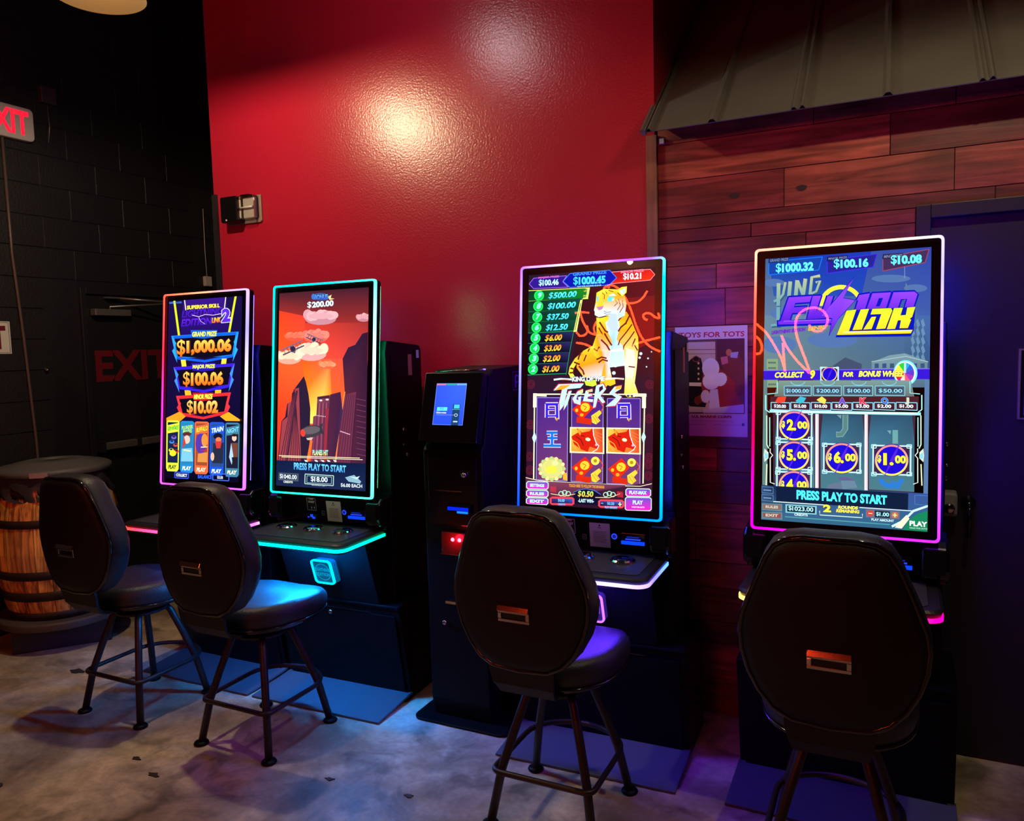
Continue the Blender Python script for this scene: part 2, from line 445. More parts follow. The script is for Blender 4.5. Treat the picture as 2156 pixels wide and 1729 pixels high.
# exit door in the left wall
d1 = MB().box(XL-.003, XL+.012, DY0+.04, DY1-.04, .01, DZ-.04).build('door_1', mat('door_black_paint', (.008, .008, .010), .45), kind='structure', label='black exit door with red painted EXIT letters')
f = MB()
f.box(XL-.003, XL+.03, DY0, DY0+.04, 0, DZ); f.box(XL-.003, XL+.03, DY1-.04, DY1, 0, DZ); f.box(XL-.003, XL+.03, DY0+.04, DY1-.04, DZ-.04, DZ)
f.build('door_frame', M['black_trim'], d1, bevel=.003)
M['exitpaint'] = mat('red_letter_paint', (.14, .004, .012), .5)
label_text('EXIT', 'painted_letters', M['exitpaint'], d1, (XL+.0125, 3.545, 1.56), (0, 1, 0), (0, 0, 1), .62, .22, .03, label='red painted letters EXIT')
M['alu'] = mat('brushed_aluminium', (.30, .28, .27), .4, .8)
c = MB().box(XL+.02, XL+.075, 3.53, 3.81, 2.022, 2.068); c.build('door_closer', M['alu'], d1, bevel=.004)
c = MB().tube([(XL+.05, 3.66, 2.068), (XL+.05, 3.66, 2.085), (XL+.2, 4.0, 2.11)], .007, 8)
c.tube([(XL+.2, 4.0, 2.125), (XL+.04, 3.73, 2.15)], .008, 8).box(XL+.02, XL+.06, 3.64, 3.74, 2.145, 2.155)
c.tube([(XL+.2, 4.0, 2.10), (XL+.2, 4.0, 2.14)], .012, 8)
c.build('closer_arm', M['alu'], d1)
c = MB().box(XL+.04, XL+.085, 3.53, 4.26, 1.083, 1.133); c.build('push_bar', M['alu'], d1, bevel=.006)
c = MB().box(XL+.012, XL+.09, 3.78, 3.815, 1.078, 1.138).box(XL+.012, XL+.09, 3.50, 3.53, 1.07, 1.145)
c.build('bar_bracket', M['black_trim'], d1)

# exit sign above, lit letters
es = empty('exit_sign', (XL, 2.865, 3.12), 'lit exit sign with red letters in a white housing high on the black wall', 'exit sign')
hs = MB().loft([[(x, y, z+.1) for y, z in [(a+.175, b) for a, b in rrect(.35, .205, .03)]] for x in (.002, .05)]); hs.build('housing', M['white_plastic'], es, bevel=.008)
label_text('EXIT', 'lit_letters', M['red_sign'], es, (.0502, .04, .028), (0, 1, 0), (0, 0, 1), .275, .15, .03, label='glowing red letters EXIT')
nt_ = empty('exit_notice', (XL+.003, 2.65, 1.77), 'white paper notice with dark red letters below the lit exit sign', 'notice')
MB().box(0, .004, 0, .335, 0, .203).build('sheet', M['paper'], nt_)
label_text('EXIT', 'lettering', M['exitpaint'], nt_, (.0042, .03, .03), (0, 1, 0), (0, 0, 1), .275, .145, .03)
f = MB(); 
for a in (.008, .325): f.box(.0035, .005, a, a+.002, .006, .197)
for a in (.006, .195): f.box(.0035, .005, .008, .327, a, a+.002)
f.build('border_line', M['black_trim'], nt_)
tag(MB().tube([(XL+.015, 3.027, 3.12), (XL+.015, 3.03, 2.4), (XL+.015, 3.06, 1.9), (XL+.015, 3.09, 1.2), (XL+.015, 3.1, .01)], .009, 8).build('wall_conduit', mat('conduit_brown', (.09, .06, .055), .4)), 'thin brown conduit running down the black wall from the exit sign', 'conduit')
tag(MB().box(XL+.002, XL+.04, 3.285, 3.385, 3.395, 3.5).build('junction_box', mat('dark_purple_paint', (.045, .032, .042), .5), bevel=.004), 'dim square junction box on the black wall above the exit sign', 'junction box')
tag(MB().tube([(XL+.008, 3.34, 3.39), (XL+.008, 3.345, 3.25), (XL+.008, 3.33, 3.15)], .003, 6).build('thin_wire', M['alu']), 'short thin wire below the junction box', 'wire')
sb = empty('door_sensor', (XL+.003, 4.575, 2.282), 'small white sensor box at the end of a thin hanging cable', 'sensor')
MB().box(0, .03, -.035, .035, 0, .08).build('box', M['white_plastic'], sb, bevel=.006)
MB().tube([(.012, .0, .08), (.012, -.005, .3), (.012, .0, .62)], .003, 6).build('cable', M['white_plastic'], sb)
MB().lathe([(.012, 0), (.012, .02), (.005, .03)], (0, 0, 0), 12, 0).xf(lambda p: (p[0]+XL+.002, p[1]+3.195, p[2]+1.66)).build('wall_bolt', M['chrome'], label='tiny chrome bolt on the black block wall beside the exit door', cat='bolt')

# wall strobe on the red wall
st = empty('wall_strobe', (-3.465, YB, 2.50), 'black wall fixture with clear lens on the red wall', 'wall fixture')
MB().prism([(-.14, .005), (-.125, -.0), (.125, -.0), (.135, .01), (.135, .16), (-.14, .16)], 1, -.012, -.0005).build('back_plate', M['clear_plate'] if 'clear_plate' in M else mat('smoked_plate', (.3, .24, .18), .25, .3), st, bevel=.004)
MB().loft([[(x, y, z) for x, z in [(a-.06, b+.082) for a, b in rrect(wd, .15, .012)]] for y, wd in ((-.012, .135), (-.075, .13))]).build('housing', M['bezel'], st, bevel=.004)
ln = MB().loft([[(x+.062, y, z+.088) for x, z in rrect(a, .14, .02)] for y, a in ((-.012, .112), (-.055, .108), (-.066, .09))]).build('lens', M['clear'], st)
MB().box(.014, .108, -.035, -.013, .028, .148).build('reflector', mat('silver_reflector', (.8, .74, .62), .4, .5), st, bevel=.006)
MB().tube([(.016, -.045, .088), (.106, -.045, .088)], .006, 8).build('flash_tube', mat('flash_glass', (.8, .78, .7), .1), st)
MB().lathe([(.006, 0), (.006, .006)], (-.08, -.078, .02), 8, 1).build('indicator', M['white_plastic'], st)

# ------------------------------------------------------------------ wood clad wall at the right
wr = MB().box(-.96, .083, YB+.012, YB+.05, 0, 2.74).box(.083, 2.6, YB+.012, YB+.05, 2.236, 2.74).box(1.15, 2.6, YB+.012, YB+.05, 0, 2.236).build('wall_right', M['black_joint'], kind='structure', label='wall clad in reddish brown stained planks')
rows = [2.735, 2.614, 2.45, 2.289, 2.233, 2.176, 2.07, 1.961, 1.798, 1.70, 1.57, 1.41, 1.247, 1.14, .995, .88, .72, .6, .44, .33, .17, .0]
joints = {0: [-.3, .213], 1: [-.013, .7], 2: [-.415, .213, .9], 3: [.35], 4: [-.551], 5: [-.327], 6: [-.7], 7: [-.661], 8: [-.35], 9: [-.75, -.2], 10: [-.5], 11: [-.3], 12: [-.7], 13: [-.45]}
pm = {}
for i in range(len(rows)-1):
    z1, z0 = rows[i], rows[i+1]
    xe = 1.6 if z0 > 2.2 else .083
    js = [x for x in joints.get(i, [-.8+.37*(i % 3)]) if x < xe-.05]
    xs = [-.959]+js+[xe]
    for a, b in zip(xs[:-1], xs[1:]):
        dp = random.uniform(-.0015, .0015)
        MB().box(a+.0012, b-.0012, YB+dp, YB+.0125, z0+.0012, z1-.0012).build('plank', M['plank'], wr, bevel=.0012, seg=1)
knots = ((.0, 2.372, -.2), (-.79, 2.14, .1), (-.73, 2.43, .3))
MB().box(-1.006, -.959, YB-.022, YB+.0, 0, 2.66).build('trim_2', M['trimwood'], kind='structure', label='plain brown wood corner strip between red wall and planks')
kn = MB()
for x, z, a in ((-.62, 2.357, .3), (-.345, 2.36, 0)):
    for s, mi in ((1, 0),):
        kn.add([(x+s*.018*math.cos(t)*(1.2+.2*math.sin(3*t)), YB-.0022, z+s*.012*math.sin(t)) for t in [k*.524 for k in range(12)]], [tuple(range(12))])
kn.build('knot', mat('dark_knot', (.02, .008, .006), .6), wr)
MB().box(-.945, -.925, YB-.02, YB-.001, 2.618, 2.64).build('roof_clip', M['white_plastic'], label='small white clip under the left corner of the metal roof', cat='clip')

# right door
d2 = MB().box(.135, 1.09, YB+.02, YB+.06, .008, 2.187).build('door_2', M['door_dark'], kind='structure', label='flat dark door at the right')
f = MB().box(.083, .135, YB-.02, YB+.075, 0, 2.24).box(1.09, 1.15, YB-.02, YB+.075, 0, 2.24).box(.135, 1.09, YB-.02, YB+.075, 2.187, 2.24)
f.build('door_frame', M['door_dark'], d2, bevel=.003)
h = MB().lathe([(.026, 0), (.026, -.01), (.012, -.014), (.012, -.05), (.0, -.05)], (.285, YB+.02, 1.06), 20, 1)
h.tube([(.285, YB-.03, 1.06), (.285, YB-.045, 1.03), (.283, YB-.045, .93)], .009, 10)
h.build('door_handle', M['cab_gloss'], d2)
lk = empty('door_lock_cover', (.215, YB+.0, 1.055), 'clear plastic lock box beside the handle of the dark right door', 'lock')
MB().loft([[(x, y, z) for x, z in rrect(a, b, .012)] for y, a, b in ((.02, .062, .10), (-.03, .058, .095), (-.038, .04, .08))]).build('clear_cover', mat('frosted_clear', (.30, .28, .33), .15), lk, bevel=.003)
MB().lathe([(.02, -.038), (.02, -.055), (.013, -.06)], (.0, 0, -.012), 16, 1).build('lock_barrel', M['chrome'], lk)
hd = empty('notice_holder', (.446, YB+.02, 1.40), 'clear plastic sheet holder on the dark right door at the frame edge', 'sign holder')
MB().box(0, .23, -.012, -.0, 0, .262).build('clear_sleeve', M['clear'], hd)
MB().box(.016, .214, -.006, -.003, .012, .25).build('notice_sheet', M['paper'], hd)
f = MB()
for z in (-.004, .262): f.box(-.006, .236, -.014, 0, z, z+.006)
f.box(-.006, .002, -.014, 0, 0, .262)
f.build('holder_rim', M['alu'], hd)

# ------------------------------------------------------------------ metal roof over the wood wall
RA = math.radians(40); RY, RZ = 3.33, 2.637
def rp(x, t, h=0): return (x, RY+t*math.cos(RA)-h*math.sin(RA), RZ+t*math.sin(RA)+h*math.cos(RA))
rf = empty('metal_roof', (0, 0, 0), 'dark grey ribbed sheet metal roof above the plank wall', 'roof')
ribx = [-.965, -.68, -.343, -.022, .30, .63, .96, 1.3, 1.63]
for i in range(8):
    a, b = ribx[i], ribx[i+1]
    mb = MB(); mb.loft([[rp(x, t, h) for x, h in ((a, 0), (a+.02, .001), (b-.02, .001), (b, 0), (b, -.003), (a, -.003))] for t in (0, 2.6)])
    mb.build('roof_panel', M['roof'], rf)
for i in range(8):
    a = ribx[i]
    prof = [(-.02, .0), (-.007, .016), (.007, .016), (.02, .0)] if i % 2 else [(-.028, 0), (-.02, .014), (-.012, .014), (-.003, .003), (.005, .003), (.013, .016), (.02, .016), (.03, 0)]
    MB().loft([[rp(a+x, t-.004, h+.001) for x, h in prof]+[rp(a+x, t-.004, h-.002) for x, h in prof[::-1]] for t in (0, 2.6)]).build('roof_rib', M['roof'], rf)
MB().loft([[rp(x, t, h) for x, h in ((-.982, .01), (-.964, .01), (-.964, -.012), (-.982, -.012))] for t in (-.004, 2.6)]).build('edge_flashing', M['roof'], rf)
MB().loft([[rp(x, t, h) for x, h in ((-.96, -.004), (1.63, -.004), (1.63, -.05), (-.96, -.05))] for t in (.1, 2.6)]).build('roof_deck', M['roof_dark'], rf)

# poster on the planks
po = empty('charity_poster', (-.885, YB-.005, 1.30), 'white charity poster with red heading and painted red coat, on the plank wall', 'poster')
MB().box(0, .32, -.001, .002, 0, .495).build('sheet', M['paper'], po)
A = Art([(147, 453), (662, 427), (670, 1246), (147, 1235)])
A.poly([(147, 453), (662, 427), (670, 1246), (147, 1235)], (215, 205, 205))
A.text('TOYS FOR TOTS', (172, 527), (640, 508), 38, (190, 20, 45), bold=.02, shear=.05)
A.poly([(160, 545), (640, 523), (645, 1070), (160, 1070)], (110, 70, 60))
A.poly([(160, 560), (432, 548), (436, 1060), (160, 1065)], (200, 185, 165))
A.poly([(440, 530), (640, 523), (640, 760), (450, 800)], (90, 35, 35))
A.line([(165, 610), (432, 605)], 5, (120, 80, 60)); A.line([(165, 640), (432, 635)], 4, (140, 100, 80))
A.poly([(215, 720), (265, 670), (295, 650), (330, 670), (350, 760), (330, 860), (370, 990), (360, 1025), (250, 1020), (215, 980), (240, 860), (215, 800)], (18, 16, 26))
A.ring(295, 675, 26, 22, 5, (160, 50, 60))
A.poly([(245, 845), (340, 845), (340, 872), (245, 870)], (225, 215, 210))
for k in range(4): A.ell(312, 705+38*k, 7, 9, (220, 200, 140), 8)
A.poly([(480, 700), (520, 640), (600, 640), (640, 700), (640, 930), (560, 960), (500, 840)], (120, 45, 30))
A.ell(530, 625, 22, 26, (190, 120, 70), 10); A.poly([(545, 625), (600, 618), (590, 665), (540, 660)], (170, 170, 200))
A.poly([(470, 660), (520, 650), (525, 700), (480, 715)], (200, 110, 120))
A.poly([(350, 760), (440, 720), (520, 790), (580, 850), (570, 900), (640, 1000), (600, 1020), (470, 1020), (395, 1040), (380, 960), (300, 1010), (290, 960), (340, 920), (330, 860)], (165, 35, 30))
A.ell(400, 740, 62, 74, (225, 225, 235), 18)
A.ell(403, 835, 62, 62, (230, 230, 240), 16)
A.ell(470, 820, 46, 52, (228, 228, 238), 14, 30)
A.ell(362, 945, 34, 48, (225, 225, 235), 12)
A.poly([(395, 900), (450, 890), (470, 1065), (385, 1065)], (222, 222, 235))
A.poly([(345, 1040), (640, 1000), (642, 1066), (345, 1068)], (205, 200, 215))
A.ell(305, 975, 26, 30, (120, 45, 25), 10)
A.frame([(160, 545), (640, 523), (645, 1070), (160, 1070)], 5, (70, 50, 50))
A.text('U.S. MARINE CORPS', (262, 1103), (552, 1105), 20, (150, 20, 40), bold=.04)
A.text('For more information go to www.toysfortots.org', (262, 1132), (556, 1134), 13, (110, 100, 120), bold=0)
A.text('www.facebook.com/toysfortots', (180, 1158), (370, 1160), 10, (110, 100, 120), bold=0)
A.text('www.twitter.com/ToysForTots_USA', (415, 1158), (618, 1162), 10, (110, 100, 120), bold=0)
A.rect(626, 1142, 646, 1162, (80, 80, 140))
A.build('printed_picture', M['print'], po, lambda u, v, l: (u*.32, -.0012-l*.00001, v*.495))

# framed rainbow print: lit screens on the wall come later
# ------------------------------------------------------------------ pendant lamps
def pendant(x, y, z, label, power, r=.19, col=(1, .80, .48), pz=.006):
    bz = pz+.065
    p = empty('pendant_lamp', (x, y, z), label, 'pendant lamp', 'pendant lamps')
    out = [(r, 0), (r*.93, .03), (r*.75, .075), (r*.45, .11), (.055, .13), (.045, .2), (.02, .21)]
    inn = [(a-.003, b-.003) for a, b in out[:-2]]
    mb = MB(); mb.lathe(out, n=40, cap0=False, cap1=True, mi=0); mb.lathe(inn, n=40, cap0=False, cap1=True, mi=1)
    mb.lathe([(r, 0), (r+.003, -.003), (r-.003, -.003)], n=40, cap0=False, cap1=False, mi=1)
    mb.build('lamp_shade', [M['bezel'], M['shade']], p)
    MB().lathe([(.001, bz-.032), (.018, bz-.026), (.03, bz-.005), (.027, bz+.018), (.014, bz+.05), (.013, bz+.08)], n=20).build('bulb', M['bulb'], p)
    MB().tube([(0, 0, .2), (0, 0, 4.7-z)], .005, 8).build('cord', M['bezel'], p)
    l = light('bulb_light', 'POINT', (0, 0, pz), power, col, .028, parent=p)
    return p
pendant(-3.08, 2.33, 3.285, 'pendant lamp with warm glowing shade at the top left', 85)
pendant(.42, 2.2, 3.32, 'pendant lamp hanging in front of the metal roof', 48, pz=.043)
pendant(-2.0, -1.0, 3.3, 'unseen fill lamp added behind the camera, shaped as a pendant', 5)  # added out of view as weak warm fill for the room
gl = empty('globe_lamp', (-2.12, 2.66, 3.52), 'frosted globe lamp hanging in front of the red wall', 'pendant lamp')
MB().lathe([(.001, -.1), (.05, -.087), (.087, -.05), (.1, 0), (.087, .05), (.05, .087), (.02, .1)], n=24).build('globe', mat_emit('globe_glow', 25, (1, .93, .95)), gl)
MB().tube([(0, 0, .1), (0, 0, 1.17)], .006, 8).build('cord', M['bezel'], gl)

# ------------------------------------------------------------------ barrel with bin lid
bx, by = -4.6, 2.95
ba = empty('wooden_barrel', (bx, by, .2), 'old wooden barrel with iron hoops used as a rubbish bin by the black wall', 'barrel')
def br(z): return .285+.06*(1-((z-.4)/.4)**2)       # z 0..0.8
NS = 26; zz = [0, .1, .25, .4, .55, .7, .8]
for k in range(NS):
    a0 = 2*math.pi*k/NS+.006; a1 = 2*math.pi*(k+1)/NS-.006
    rings = []
    for z in zz:
        R = br(z)+.0015*math.sin(k*5); rings.append([(R*math.cos(a0), R*math.sin(a0), z), (R*math.cos(a1), R*math.sin(a1), z), ((R-.02)*math.cos(a1), (R-.02)*math.sin(a1), z), ((R-.02)*math.cos(a0), (R-.02)*math.sin(a0), z)])
    MB().loft(rings).build('stave', M['stave'], ba)
for z, hgt in ((.0, .05), (.125, .055), (.255, .05), (.56, .045), (.73, .07)):
    MB().lathe([(br(z)+.001, z), (br(z)+.005, z), (br(z+hgt)+.005, z+hgt), (br(z+hgt)+.001, z+hgt)], n=48, cap0=False, cap1=False).build('hoop', M['iron'], ba)
dx, dy = -bx, -by; dl = math.hypot(dx, dy); ang = math.atan2(dy, dx)-.12
R = br(.42)
MB().lathe([(.001, .008), (.024, .006), (.026, -.01)], n=16, axis=0).xf(lambda p: ((p[0]+R)*math.cos(ang)-p[1]*math.sin(ang), (p[0]+R)*math.sin(ang)+p[1]*math.cos(ang), p[2]+.43)).build('bung', mat('pale_bung', (.5, .26, .1), .6), ba)
MB().lathe([(.26, .03), (.26, .05)], n=32).build('barrel_floor', M['iron'], ba)
pl = empty('barrel_stand', (bx, by, 0), 'dark round board on a box block carrying the wooden barrel', 'stand')
MB().lathe([(.35, .15), (.36, .155), (.36, .19), (.35, .1995)], n=48).build('round_board', mat('worn_board', (.06, .045, .04), .6, var=.4, bump=.4), pl, bevel=.003)
ca, sa = math.cos(math.radians(50)), math.sin(math.radians(50))
MB().box(-.26, .26, -.21, .24, .001, .15).xf(lambda p: (p[0]*ca-p[1]*sa, p[0]*sa+p[1]*ca, p[2])).build('support_block', M['door_dark'], pl, bevel=.006)
lid = empty('round_cover', (bx, by, 1.06), 'grey round plastic lid with a centre hole lying on the barrel', 'lid')
MB().lathe([(.31, -.012), (.315, .0), (.312, .018), (.29, .03), (.27, .03), (.262, .036), (.23, .04), (.222, .046), (.18, .05), (.172, .056), (.085, .062), (.08, .05)], n=56, cap0=False, cap1=False).build('lid_disc', M['grey_plastic'], lid)
MB().lathe([(.08, .05), (.02, .035)], n=32, cap0=False).build('hole', M['roof_dark'], lid)
a = math.atan2(-by, -bx)
mb = MB(); rg = [[(.3165*math.cos(a+t), .3165*math.sin(a+t), z) for z in (-.012, .018)] for t in [(-.42+.06*i) for i in range(6)]]
mb.loft(rg, False, False, closed=False); mb.build('tape_strip', mat('pink_tape', (.32, .2, .19), .6), lid)
bg = MB(); n = 60; rings = []
for z, rr_, am in ((0, .292, .004), (-.05, .30, .012), (-.1, .30, .018), (-.14, .315, .01)):
    rings.append([((rr_+am*math.sin(11*t+z*60)+am*.6*math.sin(23*t+z*20))*math.cos(t), (rr_+am*math.sin(11*t+z*60))*math.sin(t), 1.052+z+am*.8*math.sin(7*t)) for t in [2*math.pi*k/n for k in range(n)]])
bg.loft(rings, False, False, smooth=True).xf(lambda p: (p[0], p[1], p[2]-.2))
bg.build('bin_liner', mat('dark_plastic_film', (.04, .035, .04), .18, coat=.3), ba, label='crumpled dark plastic liner over the rim')

# ------------------------------------------------------------------ gaming machines
SW, SH, TILT, ZB = .62, 1.044, .0993, 1.028
ST, CT = math.sin(TILT), math.cos(TILT)
def scr(u, v, w_=0):              # screen plane: u right, v up the tilted display, w out towards the player
    return (u, v*ST-w_*CT, ZB+v*CT+w_*ST)
def colour_at(keys, t):           # keys [(t, colour)] around the frame
    t %= 1
    ks = sorted(keys); ks = [(ks[-1][0]-1, ks[-1][1])]+ks+[(ks[0][0]+1, ks[0][1])]
    for (a, ca_), (b, cb_) in zip(ks[:-1], ks[1:]):
        if a <= t <= b: return lerp(ca_, cb_, (t-a)/(b-a+1e-9))
    return ks[0][1]
def led_frame(keys):
    """t runs 0 at the top left corner, clockwise: .186 top right, .5 bottom right, .686 bottom left"""
    mb = MB(); N = []
    def outline(ins):
        w2, h2, r = SW-2*ins, SH-2*ins, .016-ins*.6
        pts = rrect(w2, h2, r, 4)
        out = []
        for i in range(len(pts)):
            a, b = pts[i], pts[(i+1) % len(pts)]
            L = math.hypot(b[0]-a[0], b[1]-a[1]); k = 16 if L > .1 else 1
            out += [lerp(a, b, j/k) for j in range(k)]
        return out
    def par(p):
        x, y = p
        if abs(x)/SW*2 - 0 < abs(y)/SH*2:
            return (x+SW/2)/SW*.186 if y > 0 else .5+(SW/2-x)/SW*.186
        return .186+(SH/2-y)/SH*.314 if x > 0 else .686+(y+SH/2)/SH*.314
    o = [outline(i) for i in (0, .001, .0048, .0085, .0095)]; ws = (-.012, .003, .0055, .003, -.004)
    rings = [[scr(x, y+SH/2, w_) for x, y in r] for r, w_ in zip(o, ws)]
    n = len(rings[0]); cols = [lc([c**1.25*(.75 if min(colour_at(keys, par(o[0][j]))) < .3 else .5) for c in colour_at(keys, par(o[0][j]))]) for _ in rings for j in range(n)]
    mb.loft(rings, False, False, smooth=True, col=cols)
    return mb

M['vent'] = mat('speaker_grille', (.003, .003, .004), .6, bump=.8, bscale=900, spec=.1)
M['label_black'] = mat('black_label', (.006, .006, .007), .3)
M['ink_white'] = mat('white_ink', (.7, .7, .72), .6)
M['ink_grey'] = mat('grey_ink', (.2, .2, .22), .7)

def slab(w_, d0, d1, r):           # deck outline: front corners rounded; x, y (front = -d0)
    pts = [(-w_, d1), (-w_, -d0+r)]
    for i in range(1, 7):
        a = math.radians(180+90*i/6); pts.append((-w_+r+r*math.cos(a), -d0+r+r*math.sin(a)))
    for i in range(0, 7):
        a = math.radians(270+90*i/6); pts.append((w_-r+r*math.cos(a), -d0+r+r*math.sin(a)))
    pts.append((w_, d1))
    return pts

def machine(x, y, yaw, label, keys, deck_keys, side_l, side_r, under_col, under_s, art_fn, badge_col, led_s=1.0, plate='', sticker=0):
    t = empty('gaming_machine', (x, y, 0), label, 'gaming machine', 'upright touchscreen gaming machines', rz=yaw)
    # base with its front door
    MB().prism([(.165, 0), (.083, .472), (.075, .478), (.075, .49), (.46, .49), (.46, 0)], 0, -.378, .378).build('base_cabinet', M['cab'], t, bevel=.003)
    dr = MB().prism([(.155, .03), (.083, .44), (.076, .44), (.148, .03)], 0, -.355, .355).build('cabinet_door', M['cab'], t, bevel=.002)
    MB().prism([(.077, .446), (.073, .446), (.073, .45), (.077, .45)], 0, -.1, .22).build('door_lip', M['cab_gloss'], dr)
    MB().lathe([(.012, .071), (.012, .062), (.006, .058)], (-.02, 0, .425), 14, 1).build('lock', M['chrome'], dr)
    # upper cabinet behind the display
    up = MB().prism([(.14, .49), (.14, 1.72), (.155, 1.775), (.445, 1.75), (.46, 1.73), (.46, .49)], 0, -.325, .325).build('upper_cabinet', M['cab'], t, bevel=.006)
    for s in (-1, 1):
        MB().prism([(.175, 1.0), (.175, 1.7), (.44, 1.69), (.44, 1.0)], 0, s*.3245, s*.329).build('side_panel', M['cab'], t, bevel=.002)
    for yy, zz_, r_ in ((.255, 1.335, .009), (.245, 1.26, .006), (.275, 1.205, .009)):
        MB().lathe([(r_, .329), (r_, .338), (r_*.5, .342)], (0, yy, zz_), 12, 0).build('side_lock', M['chrome'], t)
    if sticker:
        MB().box(.329, .3296, .325, .36, 1.60, 1.705).build('orange_sticker', mat('orange_sticker', (.36, .12, .07), .6), t)
        MB().box(.329, .3296, .405, .43, 1.685, 1.725).build('white_sticker', M['white_plastic'], t)
    # knee panel and badge
    kn_ = MB().prism([(-.02, .822), (.08, .49), (.2, .49), (.2, .822)], 0, -.27, .27).build('knee_panel', M['cab'], t, bevel=.004)
    mb = MB(); c = []
    def bd(u, v, w_): return (u+.012, .04-w_-(v)*.30, .655+v)
    mb.loft([[bd(a, b, w_) for a, b in rrect(.115, .125, .018)] for w_ in (-.0, .055)])
    bo = mb.build('badge_box', mat('badge_face', (.01, .012, .03), .2, emit=tuple(x*.25 for x in lc(badge_col)[:3]), es=.6), t, bevel=.004)
    mb = MB(); o1, o2 = rrect(.118, .128, .02), rrect(.104, .114, .015)
    mb.loft([[bd(a, b, .05) for a, b in o1], [bd(a, b, .061) for a, b in o1], [bd(a, b, .061) for a, b in o2], [bd(a, b, .05) for a, b in o2]], False, False, col=badge_col)
    mb.build('badge_light', M['led'], t, color=True)
    mb = MB(); rr_ = [[bd(r*math.cos(q), r*math.sin(q), .0562) for q in [k*.2617 for k in range(25)]] for r in (.045, .041)]
    mb.loft(rr_, False, False, closed=False, col=tuple(x*.45 for x in lc(badge_col)[:3]))
    for tx, v0 in (('LIGHTNING', .004), ('EDITION', -.022)):
        vs, fs, _ = text2d(tx, .02); mb.add([bd(-.043+.086*a, v0+.018*b, .0568) for a, b in vs], fs, col=tuple(x*.5 for x in lc(badge_col)[:3]))
    mb.build('badge_emblem', mat_emit('emblem_glow', 1), bo, color=True) if False else mb.build('badge_emblem', M['screen'], bo, color=True)
    # deck
    out = slab(.3145, .254, .09, .05); inn = slab(.309, .248, .09, .046)
    dk = MB().loft([[(a, b, .815) for a, b in slab(.285, .225, .09, .04)], [(a, b, .83) for a, b in inn], [(a, b, .848) for a, b in inn], [(a, b, .864) for a, b in out], [(a, b, .871) for a, b in slab(.305, .245, .09, .045)]]).build('button_deck', M['deck'], t)
    MB().loft([[(a, b, z) for a, b in slab(.272, .215, .07, .03)] for z in (.8705, .8735)]).build('deck_plate', M['deckmat'], t, bevel=.001)
    path = slab(.3145, .254, .09, .05)
    L = [0]
    for a, b in zip(path[:-1], path[1:]): L.append(L[-1]+math.hypot(b[0]-a[0], b[1]-a[1]))
    dense = []; 
    for i in range(len(path)-1):
        k = 8 if L[i+1]-L[i] > .1 else 1
        for j in range(k): dense.append((lerp(path[i], path[i+1], j/k), (L[i]+(L[i+1]-L[i])*j/k)/L[-1]))
    dense.append((path[-1], 1))
    mb = MB(); cols = []
    rings = []
    for z, sc_ in ((.832, .988), (.8335, 1.0), (.8455, 1.0), (.847, .988)):
        rings.append([(p[0]*sc_, (p[1]-.09)*sc_+.09, z) for p, _ in dense]); cols += [lc(colour_at(deck_keys, q*.98+.005)) for _, q in dense]
    mb.loft(rings, False, False, closed=False, col=cols)
    mb.build('deck_light', M['led'], t, color=True)
    for j, bxx in enumerate((-.17, -.005, .165)):
        b = MB().lathe([(.05, .8735), (.05, .879), (.044, .885), (.036, .8845), (.034, .881)], (bxx, -.05-.0*j, 0), 28, cap1=False, smooth=False).build('deck_button', M['chrome'], t)
        MB().lathe([(.034, .881), (.03, .886), (.01, .888)], (bxx, -.05, 0), 24).build('button_cap', M['cab_gloss'] if j != 1 else M['chrome'], b)
    # console between deck and display
    MB().prism([(.07, .868), (.055, 1.02), (.14, 1.04), (.14, .868)], 0, -.335, .335).build('console_panel', M['cab'], t, bevel=.004)
    for s in (-1, 1):
        MB().prism([(.068, .885), (.02, .895), (.005, .93), (.01, 1.0), (.04, 1.025), (.12, 1.03), (.12, .885)], 0, s*.255, s*.34).build('speaker_pod', M['cab_gloss'], t, bevel=.012, seg=3)
        MB().prism([(.0, .92), (.004, 1.0), (.012, 1.0), (.008, .92)], 0, s*.268, s*.325).build('speaker_grille', M['vent'], t)
    def cp(u, v, w_=0): return (u, .07-v/.152*.015-w_, .868+v)      # console face
    def cbox(u0, u1, v0, v1, w0, w1): 
        return MB().add([cp(u, v, w_) for u in (u0, u1) for w_ in (w0, w1) for v in (v0, v1)], [(0, 1, 3, 2), (4, 6, 7, 5), (0, 4, 5, 1), (2, 3, 7, 6), (0, 2, 6, 4), (1, 5, 7, 3)])
    tl = cbox(-.128, -.07, .07, .135, 0, .003).build('ticket_label', M['label_black'], t)
    A = Art(); 
    A.frame([(.03, .03), (.97, .03), (.97, .97), (.03, .97)], .03, (215, 215, 215))
    A.text('TAKE', (.27, .86), (.75, .86), -.16, (235, 235, 235), bold=.03); A.text('TICKET', (.15, .6), (.85, .6), -.16, (235, 235, 235), bold=.03)
    for cx in (.48, .78): A.poly([(cx-.07, .24), (cx, .12), (cx+.07, .24), (cx+.04, .27), (cx, .34), (cx-.04, .27)], (225, 225, 225))
    for q in list(range(0)): pass
    mbv = A.mb; A.build('ticket_lettering', M['print'], tl, lambda u, v, l: cp(-.128+.058*u, .07+.065*v, .0032+l*.00002))
    ts = cbox(-.13, -.065, .02, .06, 0, .012).build('ticket_slot', M['bezel'], t, bevel=.002)
    mb = MB(); 
    for u0, u1, v0, v1 in ((-.105, -.09, .038, .052), (-.095, -.078, .03, .04), (-.122, -.114, .034, .04)):
        c_ = cbox(u0, u1, v0, v1, .012, .014); mb.add(c_.v, c_.f, col=(20, 60, 255))
    mb.build('slot_light', M['screen'], ts, color=True)
